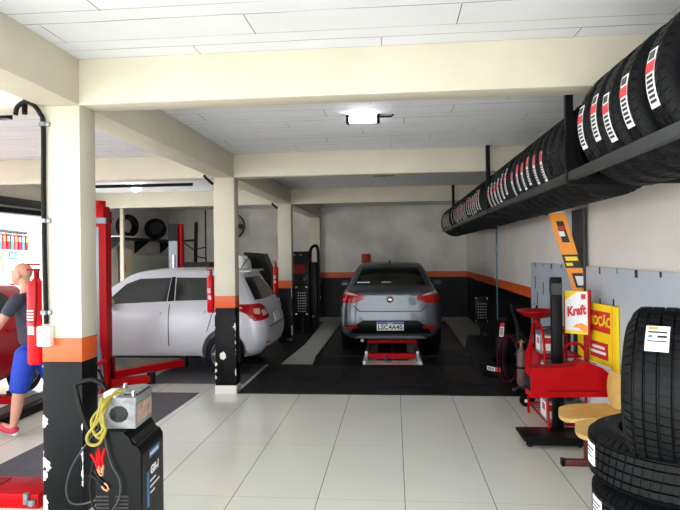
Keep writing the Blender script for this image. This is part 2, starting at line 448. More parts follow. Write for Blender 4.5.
class Car:
    """body from half rings; x=0 is the tail, +x the nose; y half width; z up"""
    def __init__(s, rings, wheels, wr, sc):
        s.sc = sc; nP = len(rings[0]); b = bmesh.new(); G = []
        for ring in rings:
            row = []
            for (x, y, z) in ring: row.append(b.verts.new((x, y, z)))
            for (x, y, z) in ring[-2:0:-1]: row.append(b.verts.new((x, -y, z)))
            G.append(row)
        K = len(G[0])
        for i in range(len(G) - 1):
            for k in range(K): b.faces.new((G[i][k], G[i][(k + 1) % K], G[i + 1][(k + 1) % K], G[i + 1][k]))
        for row in (G[0], G[-1]):
            h = nP - 1
            for k in range(h):
                a, c = row[k], row[k + 1]; a2, c2 = row[-k % K], row[-(k + 1) % K]
                vs = []
                for v in (a, c, c2, a2):
                    if v not in vs: vs.append(v)
                if len(vs) > 2: b.faces.new(vs)
        bmesh.ops.recalc_face_normals(b, faces=b.faces[:])
        for f in b.faces: f.smooth = True
        me = bpy.data.meshes.new('body'); b.to_mesh(me); b.free()
        o = bpy.data.objects.new('body_tmp', me); COL.objects.link(o)
        sd = o.modifiers.new('s', 'SUBSURF'); sd.levels = 3; sd.render_levels = 3
        cut = []
        for (wx, wy) in wheels:
            for sg in (-1, 1):
                q = MB(); q.cyl((wx, sg * (wy - .30), wr + .01), (wx, sg * (wy + .4), wr + .01), wr + .055, seg=40)
                c = q.build('cut'); cut.append(c)
                bo = o.modifiers.new('b', 'BOOLEAN'); bo.operation = 'DIFFERENCE'; bo.object = c; bo.solver = 'EXACT'
        s.me = bake(o)
        for c in cut: bpy.data.objects.remove(c)
        s.me.set_sharp_from_angle(angle=rad(40))
        t = bmesh.new(); t.from_mesh(s.me); s.bvh = BVHTree.FromBMesh(t); t.free()
        s.cache = {}
    def panel(s, name, poly, view, m, parent, off=.004, res=.06, thick=.012, both=False):
        for sg in ((-1, 1) if both else (1,)):
            if view == 'side':   # poly in (x, z), on the +y flank (sg flips)
                V, F = conform(s.bvh, poly, lambda a, b: (a, sg * 3., b), (0, -sg, 0), off, res)
            elif view == 'rear':  # poly in (y, z)
                V, F = conform(s.bvh, [(sg * a, b) for a, b in poly], lambda a, b: (-3., a, b), (1, 0, 0), off, res)
            elif view == 'front':
                V, F = conform(s.bvh, [(sg * a, b) for a, b in poly], lambda a, b: (8., a, b), (-1, 0, 0), off, res)
            else:                 # 'top' poly in (x, y)
                V, F = conform(s.bvh, [(a, sg * b) for a, b in poly], lambda a, b: (a, b, 4.), (0, 0, -1), off, res)
            q = MB(); q.add(V, F, None, True)
            bmesh.ops.delete(q.b, geom=[v for v in q.b.verts if not v.link_faces], context='VERTS')
            # give the panel thickness: skirt down into the body
            q.b.normal_update()
            ext = {'side': Vector((0, -sg, 0)), 'rear': Vector((1, 0, 0)), 'front': Vector((-1, 0, 0)), 'top': Vector((0, 0, -1))}[view]
            be = [e for e in q.b.edges if e.is_boundary]
            rr = bmesh.ops.extrude_edge_only(q.b, edges=be)
            for v in [g for g in rr['geom'] if isinstance(g, bmesh.types.BMVert)]: v.co += ext * thick
            q.build(name, m, parent, sharp=40)

def wheel_meshes(R, w, rim):
    tq = MB()
    prof = [(rim, -w / 2 + .012), (rim + .01, -w / 2), (R - .05, -w / 2 - .004), (R - .012, -w / 2 + .012), (R, -w / 2 + .035), (R, -.03), (R - .008, -.026), (R - .008, -.018), (R, -.014),
            (R, .014), (R - .008, .018), (R - .008, .026), (R, .03), (R, w / 2 - .035), (R - .012, w / 2 - .012), (R - .05, w / 2 + .004), (rim + .01, w / 2), (rim, w / 2 - .012)]
    tq.lathe(prof, 48, None, Matrix.Rotation(pi / 2, 4, 'X'), closed=True)
    rq = MB()
    rq.lathe([(rim + .002, -w / 2 + .01), (rim - .012, -w / 2 + .004), (rim - .02, -w / 2 + .02), (rim - .03, w * .25), (rim + .002, w / 2 - .02)], 40, None, Matrix.Rotation(pi / 2, 4, 'X'))
    rq.lathe([(0, -w * .36), (.03, -w * .36), (.045, -w * .30), (rim - .03, -w * .22), (rim - .02, w * .0), (0, w * .05)], 40, None, Matrix.Rotation(pi / 2, 4, 'X'))
    for k in range(7):
        a = 2 * pi * k / 7; q = Matrix.Rotation(a, 4, 'Y')
        rq.box(.04, rim - .008, w * .22, w * .40, -.022, .022, None, .006, q)
    return tq.mesh('tire'), rq.mesh('rim')

def add_wheels(car, parent, wheels, R, w, rim, rm):
    tm, rmh = wheel_meshes(R, w, rim); tm.materials.append(M['rubber']); rmh.materials.append(rm)
    for (wx, wy) in wheels:
        for sg in (-1, 1):
            e = bpy.data.objects.new('wheel', None); e.empty_display_size = .1; COL.objects.link(e); e.parent = parent
            e.location = (wx, sg * (wy - w / 2), R); e.rotation_euler = (0, 0, 0 if sg > 0 else pi)
            put('tire', tm, e); put('rim', rmh, e)

# hatchback: real-car metres, scaled on the parent
HW = .865
def hatch_rings():
    zz = [.24, .24, .36, .56, .86, 1.03, 1.38, 1.44, 1.465]
    xr = [.40, .22, .07, .0, .06, .15, .44, .42, .40]
    R_ = []
    R_.append([(x, y, z) for x, y, z in zip(xr, [0, .5, .58, .60, .60, .56, .44, .40, 0], zz)])
    R_.append([(x + dx, y, z) for x, dx, y, z in zip(xr, [0, .03, .05, .06, .07, .07, .05, .04, .02], [0, .62, .73, .76, .75, .71, .54, .48, 0], zz)])
    R_.append([(x + dx, y, z) for x, dx, y, z in zip(xr, [0, .12, .2, .22, .22, .2, .12, .1, .1], [0, .68, .82, .85, .835, .785, .585, .52, 0], [.22, .22, .33, .56, .87, 1.03, 1.40, 1.455, 1.48])])
    def st(x, y6=.60, z6=1.42, z7=1.475, z8=1.50, zs=.30, k=1.):
        return [(x, 0, .20), (x, .70 * k, .20), (x, .83 * k, zs), (x, HW * k, .58), (x, .855 * k, .86), (x, .80 * k, 1.02 - .02 * max(0, x - 1)), (x, y6, z6), (x, y6 - .07, z7), (x, 0, z8)]
    R_ += [st(.80), st(1.25, .605, 1.43, 1.49, 1.515), st(1.8, .605, 1.425, 1.49, 1.52), st(2.3, .59, 1.39, 1.45, 1.48)]
    R_.append([(2.5, 0, .2), (2.5, .7, .2), (2.5, .83, .3), (2.5, HW, .58), (2.55, .85, .85), (2.6, .79, .995), (2.5, .575, 1.33), (2.45, .50, 1.40), (2.42, 0, 1.44)])
    R_.append([(3.0, 0, .2), (3.0, .7, .2), (3.0, .83, .3), (3.0, HW, .58), (3.0, .845, .82), (3.0, .78, .96), (2.98, .66, 1.03), (2.98, .56, 1.05), (3.0, 0, 1.07)])
    R_.append([(3.4, 0, .2), (3.4, .7, .2), (3.4, .82, .3), (3.4, .855, .56), (3.4, .82, .77), (3.4, .74, .88), (3.4, .62, .93), (3.4, .48, .955), (3.4, 0, .965)])
    R_.append([(3.8, 0, .2), (3.8, .62, .2), (3.8, .74, .3), (3.82, .78, .5), (3.8, .74, .70), (3.78, .66, .79), (3.76, .55, .83), (3.74, .42, .85), (3.72, 0, .86)])
    R_.append([(3.96, 0, .22), (3.98, .48, .22), (4.0, .56, .3), (4.02, .58, .47), (3.98, .55, .63), (3.95, .50, .70), (3.93, .42, .74), (3.92, .32, .76), (3.9, 0, .77)])
    return R_

def make_hatch(name, label, loc, rz, sc, paint, rimmat, plate):
    WH = [(.72, HW), (3.30, HW)]; car = Car(hatch_rings(), WH, .30, sc)
    t = thing(name, label, 'car', loc, rz); t.scale = sc
    put('body', car.me, t); car.me.materials.clear(); car.me.materials.append(paint)
    P = car.panel
    gl = M['glass_grey']
    P('side_window', [(.83, 1.06), (1.52, 1.045), (1.55, 1.37), (1.0, 1.365), (.86, 1.25)], 'side', gl, t, both=True)
    P('side_window', [(1.66, 1.04), (2.72, 1.0), (2.40, 1.28), (2.17, 1.355), (1.64, 1.37)], 'side', gl, t, both=True)
    P('side_window', [(.50, 1.16), (.75, 1.10), (.78, 1.26), (.62, 1.28)], 'side', gl, t, both=True)
    P('door_pillar', [(1.535, 1.045), (1.645, 1.04), (1.63, 1.38), (1.565, 1.38)], 'side', M['black'], t, both=True)
    P('rear_window', [(-.68, 1.05), (.68, 1.05), (.53, 1.36), (-.53, 1.36)], 'rear', M['glass'], t)
    P('windshield', [(-.62, 1.09), (.62, 1.09), (.50, 1.36), (-.50, 1.36)], 'front', gl, t)
    for x0, x1 in ((1.60, 1.612), (2.66, 2.672)):
        P('door_seam', [(x0, .42), (x1, .42), (x1, 1.0), (x0, 1.0)], 'side', M['black'], t, .005, .05, .012, True)
    P('door_seam', [(.98, .62), (.992, .61), (.86, 1.0), (.848, 1.0)], 'side', M['black'], t, .005, .05, .012, True)
    P('sill_trim', [(1.12, .235), (2.9, .235), (2.9, .275), (1.12, .275)], 'side', M['black'], t, .006, .1, .01, True)
    P('door_handle', [(1.02, .865), (1.20, .865), (1.21, .885), (1.20, .905), (1.02, .905), (1.01, .885)], 'side', paint, t, .028, .03, .03, True)
    P('door_handle', [(1.74, .855), (1.92, .855), (1.93, .875), (1.92, .895), (1.74, .895), (1.73, .875)], 'side', paint, t, .028, .03, .03, True)
    # tail lamps wrap the corner: rear face part and flank part
    P('taillight', [(.50, .80), (.80, .76), (.83, .99), (.66, 1.0), (.56, .95)], 'rear', M['tail'], t, .008, .03, .03, True)
    P('taillight', [(.12, .78), (.30, .80), (.42, .96), (.36, .99), (.18, .98)], 'side', M['tail'], t, .008, .03, .03, True)
    P('taillight_lens', [(.56, .85), (.70, .83), (.71, .90), (.60, .92)], 'rear', M['tail_white'], t, .012, .03, .02, True)
    P('taillight_lens', [(.16, .85), (.24, .86), (.26, .93), (.18, .93)], 'side', M['tail_white'], t, .012, .03, .02, True)
    P('reflector', [(.48, .42), (.66, .43), (.66, .47), (.48, .46)], 'rear', M['tail'], t, .006, .03, .02, True)
    P('license_plate', [(-.20, .70), (.20, .70), (.20, .82), (-.20, .82)], 'rear', M['white'], t, .012, .05, .02)
    P('bumper_trim', [(-.55, .28), (.55, .28), (.60, .38), (-.60, .38)], 'rear', M['black'], t, .006, .05, .02)
    P('tailgate_seam', [(-.60, .66), (.60, .66), (.60, .672), (-.60, .672)], 'rear', M['black'], t, .005, .05, .012)
    P('headlight', [(.46, .60), (.66, .64), (.66, .76), (.48, .73)], 'front', M['tail_white'], t, .006, .04, .02, True)
    P('grille', [(-.40, .50), (.40, .50), (.40, .70), (-.40, .70)], 'front', M['black'], t, .006, .06, .02)
    for sg in (-1, 1):
        q = MB(); q.ball((2.55, sg * .90, 1.02), (.07, .10, .075), None, 16, 10); q.box(2.53, 2.59, min(sg * .78, sg * .86), max(sg * .78, sg * .86), .97, 1.0)
        q.build('side_mirror', paint, t)
    q = MB(); q.box(.37, .56, -.46, .46, 1.435, 1.462, None, .01); q.build('spoiler', paint, t)
    q = MB(); q.tube([(.66, 0, 1.48), (.60, 0, 1.56), (.50, 0, 1.66)], .006); q.build('antenna', M['black'], t)
    add_wheels(car, t, WH, .30, .19, .20, rimmat)
    return t

# silver hatchback on the lift (nose to -X), and the red one by the opening
make_hatch('hatchback_car', 'silver hatchback car over the lift arms, tail behind the middle column', (-1.74, 8.68, 0), pi, (.89, .92, 1.0), M['silver'], M['steel'], True)
make_hatch('hatchback_car', 'red car at the left opening behind the walking person', (-5.38, 7.62, 0), -pi / 2, (.92, .92, .925), M['red_car'], M['steel'], True)

# grey saloon seen from behind
def saloon_rings():
    zz = [.22, .22, .34, .52, .84, 1.0, 1.05, 1.06, 1.065]
    xr = [.40, .20, .05, .0, .05, .04, .10, .16, .20]
    W = .85
    R_ = []
    R_.append([(x, y, z) for x, y, z in zip(xr, [0, .50, .58, .60, .60, .56, .50, .40, 0], zz)])
    R_.append([(x + dx, y, z) for x, dx, y, z in zip(xr, [0, .03, .04, .05, .06, .07, .06, .05, .04], [0, .62, .73, .765, .755, .715, .63, .50, 0], zz)])
    R_.append([(x + dx, y, z) for x, dx, y, z in zip(xr, [0, .12, .18, .22, .24, .24, .22, .18, .16], [0, .66, .80, .84, .825, .775, .68, .54, 0], [.2, .2, .32, .52, .84, 1.0, 1.06, 1.075, 1.08])])
    def st(x, y6, z6, y7, z7, z8, yb=.785, zb=1.0):
        return [(x, 0, .2), (x, .7, .2), (x, .82, .3), (x, W, .55), (x, .84, .84), (x, yb, zb), (x, y6, z6), (x, y7, z7), (x, 0, z8)]
    R_.append(st(.52, .70, 1.07, .58, 1.085, 1.095))
    R_.append(st(.80, .665, 1.20, .56, 1.24, 1.26))
    R_.append(st(1.12, .615, 1.38, .53, 1.42, 1.445))
    R_ += [st(1.5, .60, 1.435, .52, 1.485, 1.51), st(2.0, .60, 1.43, .52, 1.49, 1.515), st(2.45, .585, 1.38, .50, 1.44, 1.46)]
    R_.append(st(2.75, .64, 1.20, .52, 1.25, 1.27)); R_.append(st(3.12, .68, 1.02, .56, 1.04, 1.06, .78, .97))
    R_.append([(3.6, 0, .2), (3.6, .7, .2), (3.6, .82, .3), (3.6, .84, .56), (3.6, .81, .77), (3.6, .73, .88), (3.6, .61, .93), (3.6, .47, .955), (3.6, 0, .965)])
    R_.append([(4.0, 0, .2), (4.0, .62, .2), (4.0, .74, .3), (4.02, .77, .5), (4.0, .73, .70), (3.98, .65, .79), (3.96, .54, .83), (3.94, .41, .85), (3.92, 0, .86)])
    R_.append([(4.2, 0, .22), (4.22, .48, .22), (4.24, .56, .3), (4.26, .57, .47), (4.22, .54, .63), (4.19, .49, .70), (4.17, .41, .74), (4.16, .31, .76), (4.14, 0, .77)])
    return R_

def make_saloon():
    WH = [(.90, .845), (3.42, .845)]; car = Car(saloon_rings(), WH, .30, 1)
    t = thing('sedan_car', 'grey sedan car seen from behind on the black alignment tracks', 'car', (-.075, 9.35, .051), pi / 2); t.scale = (.92, 1.0, .985)
    put('body', car.me, t); car.me.materials.clear(); car.me.materials.append(M['grey_car'])
    P = car.panel
    P('rear_window', [(-.60, 1.115), (.60, 1.115), (.585, 1.15), (.485, 1.40), (-.485, 1.40), (-.585, 1.15)], 'rear', M['glass'], t, .004, .06)
    P('windshield', [(-.62, 1.09), (.62, 1.09), (.50, 1.38), (-.50, 1.38)], 'front', M['glass'], t)
    P('side_window', [(1.10, 1.07), (1.80, 1.055), (1.80, 1.38), (1.25, 1.37)], 'side', M['glass'], t, both=True)
    P('side_window', [(1.90, 1.055), (2.85, 1.04), (2.45, 1.33), (1.90, 1.38)], 'side', M['glass'], t, both=True)
    P('taillight', [(.42, .905), (.60, .835), (.80, .845), (.835, .90), (.80, 1.03), (.70, 1.035), (.56, .99), (.44, .965)], 'rear', M['tail'], t, .008, .03, .02, True)
    P('taillight_lens', [(.50, .955), (.70, .975), (.79, .985), (.77, 1.02), (.70, 1.025), (.57, .985)], 'rear', M['tail_white'], t, .013, .03, .015, True)
    P('trunk_seam', [(-.50, .70), (.50, .70), (.60, .80), (.60, .815), (.49, .713), (-.49, .713), (-.60, .815), (-.60, .80)], 'rear', M['black'], t, .005, .04, .012)
    P('trunk_lip', [(-.64, 1.03), (.64, 1.03), (.62, 1.062), (-.62, 1.062)], 'rear', M['black'], t, .004, .05, .01)
    P('bumper_insert', [(-.66, .34), (.66, .34), (.58, .47), (.44, .56), (-.44, .56), (-.58, .47)], 'rear', M['black'], t, .006, .05, .02)
    P('reflector', [(.52, .435), (.74, .44), (.74, .48), (.54, .475)], 'rear', M['tail'], t, .012, .03, .02, True)
    P('bumper_lip', [(-.60, .245), (.60, .245), (.50, .30), (-.50, .30)], 'rear', M['silver'], t, .008, .05, .02)
    # plate
    pl = MB(); pl.box(-.022, -.004, -.215, .215, .40, .54, M['white'], .003); pl.box(-.0245, -.02, -.212, .212, .503, .537, M['blue'])
    p = pl.build('license_plate', None, t)
    V, F = text_bm('LSC4A45', .105, 0, .001, .002, 1.)
    q = MB(); q.add(V, F, M['ink'], mtx=frame_mtx((-.0245, 0, .452), (0, -1, 0))); q.build('plate_number', None, p)
    V, F = text_bm('BRASIL', .03, 0, .001)
    q = MB(); q.add(V, F, M['white'], mtx=frame_mtx((-.026, 0, .520), (0, -1, 0))); q.build('plate_country', None, p)
    q = MB(); mm = Matrix.Translation((.03, 0, .90)) @ Matrix.Rotation(-pi / 2, 4, 'Y')
    q.lathe([(0, .012), (.036, .012), (.038, .008), (.04, -.02)], 28, M['red_dark'], mm); q.lathe([(.036, .012), (.045, .018), (.054, .012), (.056, -.02)], 28, M['chrome'], mm)
    for k in (-1.5, -.5, .5, 1.5): q.box(.012, .019, k * .012 - .003, k * .012 + .003, .885, .915, M['chrome'])
    q.build('emblem', None, t)
    # sticker writing low on the rear glass
    for y0, y1 in ((-.02, .14), (.34, .56)):
        P('window_sticker', [(y0, 1.135), (y1, 1.135), (y1, 1.155), (y0, 1.155)], 'rear', M['paper'], t, .012, .05, .01)
    for sg in (-1, 1):
        q = MB(); q.ball((2.62, sg * .91, 1.03), (.06, .10, .07), None, 16, 10); q.box(2.6, 2.65, min(sg * .78, sg * .86), max(sg * .78, sg * .86), .98, 1.01)
        q.build('side_mirror', M['grey_car'], t)
    q = MB(); q.tube([(1.3, 0, 1.47), (1.24, 0, 1.53)], .012); q.build('antenna', M['black'], t)
    q = MB(); q.tube([(.1, .46, .22), (.6, .46, .24)], .03); q.build('exhaust_pipe', M['steel'], t)
    add_wheels(car, t, WH, .30, .19, .20, M['steel'])
make_saloon()

# ------------------------------------------------------------------ tires
def tire_mesh(R, w, rim, lugs, style=0, slot=.22, depth=.009, fine=True):
    """tread profile across the width, with lug slots cut in the shoulders and ribs"""
    sh = .028 if R > .25 else .02
    cols = []      # (z, r, kind) kind: -1 sidewall, 0 groove, 1 shoulder rib, 2 inner rib
    half = w / 2
    cols += [(-half + .016, rim, -1), (-half + .004, rim + .006, -1), (-half, rim + .03, -1), (-half - .004, (rim + R) / 2, -1), (-half + .002, R - .045, -1), (-half + .012, R - .02, 1), (-half + .026, R - .006, 1)]
    inner = [(-.62, -.40), (-.34, -.04), (.04, .34), (.40, .62)] if style == 0 else [(-.60, -.26), (-.20, .20), (.26, .60)]
    cols.append((inner[0][0] * half - .008, R, 1))
    for i, (a, b) in enumerate(inner):
        cols += [(a * half - .006, R - depth, 0), (a * half - .002, R - depth, 0), (a * half + .001, R + .001, 2), (b * half - .001, R + .001, 2), (b * half + .002, R - depth, 0)]
    cols.append((inner[-1][1] * half + .006, R - depth, 0)); cols.append((inner[-1][1] * half + .008, R, 1))
    cols += [(half - .026, R - .006, 1), (half - .012, R - .02, 1), (half - .002, R - .045, -1), (half + .004, (rim + R) / 2, -1), (half, rim + .03, -1), (half - .004, rim + .006, -1), (half - .016, rim, -1)]
    n = len(cols); V = []; F = []
    sub = [0., slot * .98, slot, .999] if fine else [0., slot, slot + .02, .98]
    seg = lugs * 4
    for i in range(seg):
        k, q = divmod(i, 4)
        for (z, q_r, kd) in cols:
            cut = q in (0, 1)
            sk = .55 * (z / half) if kd == 2 else .25 * abs(z / half)
            if style == 1: sk = .9 * abs(z / half)
            a = 2 * pi * (k + sub[q] + (sk if kd > 0 or kd == 0 else 0.)) / lugs
            rr = q_r - (depth * (.9 if kd == 1 else .45) if (cut and kd > 0) else 0)
            V.append((rr * cos(a), rr * sin(a), z))
    for i in range(seg):
        i2 = (i + 1) % seg
        for j in range(n): 
            j2 = (j + 1) % n
            F.append((i * n + j, i2 * n + j, i2 * n + j2, i * n + j2))
    q = MB(); q.add(V, F, None, True); me = q.mesh('carcass', M['rubber'], 30); return me

def sticker_mesh(R, a0, a1, z0, z1, bands, lines=()):
    """curved paper label round the tread: bands = [(t0, t1, material)] along the arc; lines = marks"""
    q = MB()
    def patch(t0, t1, s0, s1, rr, m, k=6):
        V = []; F = []
        for i in range(k + 1):
            a = a0 + (a1 - a0) * (t0 + (t1 - t0) * i / k)
            for s_ in (s0, s1):
                z = z0 + (z1 - z0) * s_
                V += [(rr * cos(a), rr * sin(a), z), ((rr - .002) * cos(a), (rr - .002) * sin(a), z)]
        for i in range(k):
            b = i * 4; F += [(b, b + 4, b + 6, b + 2), (b, b + 1, b + 5, b + 4), (b + 2, b + 6, b + 7, b + 3)]
        F += [(0, 2, 3, 1), (4 * k, 4 * k + 1, 4 * k + 3, 4 * k + 2)]
        q.add(V, F, m, False)
    for (t0, t1, m) in bands: patch(t0, t1, 0, 1, R + .003, m)
    for (t0, t1, s0, s1, m) in lines: patch(t0, t1, s0, s1, R + .0045, m, 2)
    return q.mesh('sticker')

ORD = 'first second third fourth fifth sixth seventh eighth ninth tenth eleventh twelfth thirteenth fourteenth fifteenth sixteenth seventeenth eighteenth nineteenth twentieth twenty-first twenty-second twenty-third twenty-fourth twenty-fifth twenty-sixth twenty-seventh'.split()

# overhead rack along the right wall
RX, RZ, TR = 1.08, 2.13, .315
TX, TZ = RX + .25 + .02, 2.343
rk = thing('tire_rack', 'long black steel tire rack hung from the ceiling along the right wall', 'rack', (1.35, 7, 2.1))
def rel(b): 
    for v in b.b.verts: v.co -= Vector((1.35, 7, 2.1))
    return b
rel(MB().box(RX - .004, RX, .8, 13.02, RZ, RZ + .05).box(RX, RX + .045, .8, 13.02, RZ, RZ + .005)).build('front_rail', M['rail'], rk)
rel(MB().box(TX + .25, TX + .254, .8, 13.02, RZ, RZ + .05).box(TX + .21, TX + .25, .8, 13.02, RZ, RZ + .005)).build('back_rail', M['rail'], rk)
for y, zt in ((1.0, ZC), (3.70, ZC), (6.80, ZC), (10.74, ZC)):
    rel(MB().box(RX - .012, RX + .034, y, y + .04, RZ - .0, zt)).build('hanger', M['black_metal'], rk)
    rel(MB().box(RX, XR, y, y + .04, RZ - .03, RZ)).build('cross_strut', M['black_metal'], rk)
for y in (3.5,):
    rel(MB().box(RX - .004, TX + .254, 13.0, 13.03, RZ, RZ + .04)).build('end_bar', M['rail'], rk)

TN = .335
near_me = tire_mesh(TN, .178, .195, 46, 1, .25, .008, False)
rack_me = tire_mesh(TR, .178, .195, 46, 1, .25, .008, False)
AX = Matrix.Rotation(-pi / 2, 4, 'X')
la0, la1 = rad(150), rad(205)
TXTB = [(.44 + .085 * k, .44 + .085 * k + .05, .16, .84, M['ink']) for k in range(6)]
st_a = sticker_mesh(TR, rad(196), rad(152), -.035, .035, [(0, 1, M['paper'])], [(.22, .40, 0, 1, M['pink']), (.04, .18, .15, .85, M['wire_grey'])] + TXTB)
st_n = sticker_mesh(TN, rad(194), rad(154), -.036, .036, [(0, 1, M['paper'])], [(.22, .40, 0, 1, M['pink']), (.04, .18, .15, .85, M['wire_grey'])] + TXTB)
st_b = sticker_mesh(TR, rad(190), rad(150), -.027, .027, [(0, 1, M['paper'])], [(.0, .34, .0, 1., M['pink'])] + TXTB)
st_c = sticker_mesh(TR, rad(200), rad(165), -.03, .03, [(0, 1, M['pink'])], [(.2, .8, .2, .8, M['sign_orange'])])
# reverse so that the red end sits at the top of the tire
ys = [2.02, 2.38, 2.66, 2.86, 3.05, 3.24, 3.80, 3.99] + [4.20 + .2 * k for k in range(6)] + [5.52 + .19 * k for k in range(6)] + [7.22 + .195 * k for k in range(7)] + [8.64 + .19 * k for k in range(9)] + [10.56] + [11.15 + .19 * k for k in range(10)]
nT = len(ys)
for i, y in enumerate(ys):
    has = i not in (6, 7) and y < 12.6
    j = nT - 1 - i
    if i <= nT // 2: lab = '%s tire from the camera end of the overhead wall rack' % ORD[i]
    else: lab = '%s tire from the back-wall end of the overhead wall rack' % ORD[j]
    lab = ('new black ' if not has else 'white-labelled black ') + lab
    if i == nT - 1: lab = 'last black tire at the back-wall end of the overhead rack, orange-red sticker'
    dz = random.uniform(-.001, .0)
    near = i < 6
    t = thing('tire', lab, 'tire', (TX, y, (2.379 if near else TZ) + dz), group='new tires on the overhead rack')
    t.rotation_euler = (-pi / 2, 0, 0)
    c = put('carcass', near_me if near else rack_me, t, rot=(0, 0, random.uniform(0, .13)))
    if has or i == nT - 1:
        me = st_c if i == nT - 1 else (st_n if near else st_b if y > 4.1 and y < 5.4 else st_a)
        jit = random.uniform(-.10, .10)
        put('sticker', me, t, rot=(0, 0, jit), loc=(0, 0, random.uniform(-.015, .015)))

# stack of tires in the right foreground, with one standing in the top one
FR = .31
flat_me = tire_mesh(FR, .195, .195, 60, 0, .2, .009)
lab_me = sticker_mesh(FR, rad(171), rad(187), -.035, .045, [(0, 1, M['paper'])], [(.1, .9, .70, .78, M['wire_grey']), (.1, .7, .52, .58, M['wire_grey']), (.1, .8, .34, .40, M['wire_grey'])])
names = ['bottom black tire of the right foreground stack, below the picture edge', 'second black tire from the bottom of the right foreground stack', 'middle black tire of the right foreground stack at the picture bottom',
         'black tire lying second from the top of the foreground stack, white label', 'black tire lying on top of the foreground stack, white label on tread']
offs = [(0, 0), (.006, .01), (-.004, -.006), (.012, .0), (0, 0)]
for k in range(5):
    t = thing('tire', names[k], 'tire', (1.055 + offs[k][0], 2.30 + offs[k][1], .1 + k * .2035), group='stacked tires in the foreground')
    put('carcass', flat_me, t, rot=(0, 0, .3 * k))
    if k > 2: put('paper_label', lab_me, t, rot=(0, 0, rad(-2) if k == 4 else rad(2)))
VR = .288
up_me = tire_mesh(VR, .225, .185, 56, 0, .2, .009)
up_lab = sticker_mesh(VR, rad(97), rad(118), -.042, .03, [(0, 1, M['paper'])], [(.06, .16, .1, .5, M['sign_orange']), (.25, .31, .1, .9, M['wire_grey']), (.42, .50, .12, .3, M['label_blue']), (.42, .50, .5, .9, M['ink']), (.62, .66, .1, .9, M['wire_grey'])])
t = thing('tire', 'black tire standing upright in the top tire of the foreground stack', 'tire', (.985, 2.225, 1.012 - .105 + VR), group=None)
t.rotation_euler = (0, pi / 2, rad(-29))
put('carcass', up_me, t)
t['label'] = 'black tire standing upright in the top tire of the foreground stack'
up_lab.name = 'paper_label'
put('paper_label', up_lab, t, rot=(0, 0, rad(118)))

# two tires with a red hose by the right wall
t = thing('tire', 'tire lying on the black mat by the right wall behind the gas cylinder', 'tire', (1.53, 8.2, .09))
put('carcass', rack_me, t); put('sticker', st_b, t, rot=(0, 0, rad(55)), loc=(0, 0, .02))
t = thing('tire', 'tire standing on the lying tire beside the right wall hoses', 'tire', (1.52, 8.28, .178 + TR - .05))
t.rotation_euler = (-pi / 2, 0, rad(72)); put('carcass', rack_me, t); put('sticker', st_b, t, rot=(0, 0, rad(48)))

# ------------------------------------------------------------------ floor mats, alignment tracks, jack
t = thing('rubber_mat', 'wide black ribbed rubber mat across the bay in front of the grey sedan', 'mat', (0, 6.93, 0))
MB().box(-1.92, 1.87, 0, .42, 0, .012).build('front_strip', M['rubber_dark'], t)
q = MB()
for k in range(95): q.box(-1.90 + k * .0396, -1.885 + k * .0396, .01, .41, .012, .016)
q.build('ribs', M['rubber_dark'], t)
MB().box(-1.92, 1.87, .43, 1.82, 0, .010).build('main_sheet', M['rubber_dark'], t)
for x0, x1, lab in ((-.55, .42, None),): MB().prism([(x0 - .03, .45), (x1 + .03, .45), (x1 - .06, 1.75), (x0 + .06, 1.75)], 'z', .010, .022).build('tread_plate', M['black_metal'], t)
for x0 in (-1.30, .62): MB().prism([(x0, .55), (x0 + .55, .55), (x0 + .62, 1.70), (x0 + .02, 1.70)], 'z', .010, .020).build('tread_plate', M['black_metal'], t)
t = thing('rubber_mat', 'black rubber mat strip between the columns and the left alignment track', 'mat', (-2.0, 8.78, 0))
MB().prism([(-.55, 0), (.24, 0), (.32, 2.0), (.24, 5.6), (-.55, 5.6)], 'z', 0, .008).build('sheet', M['rubber_dark'], t)
t = thing('rubber_mat', 'black rubber mat on the right of the sedan along the wall', 'mat', (1.5, 8.78, 0))
MB().prism([(-.32, 0), (.36, 0), (.36, 3.1), (-.05, 3.1), (-.28, 1.6)], 'z', 0, .008).build('sheet', M['rubber_dark'], t)

def track(x0, x1, label, side):
    t = thing('alignment_track', label, 'ramp', (x0, 8.78, 0)); W = x1 - x0
    q = MB(); q.prism([(0, 0), (.35, .05), (5.2, .05), (5.2, 0)], 'x', 0, W); q.build('runway', M['black_metal'], t)
    MB().box(.06, W - .06, .45, .95, .05, .056).build('anti_slip_plate', M['rubber_dark'], t)
    MB().lathe([(0, .07), (.2, .07), (.21, .05)], 32, None, Matrix.Translation((W / 2, 3.95, 0))).build('turntable', M['rail'], t)
    for x in (0, W - .03): MB().box(x, x + .03, .36, 5.2, .05, .062).build('side_lip', M['black_metal'], t)
track(-1.26, -.50, 'black steel alignment track under the left wheels of the grey sedan', -1)
track(.42, 1.18, 'black steel alignment track under the right wheels of the grey sedan', 1)

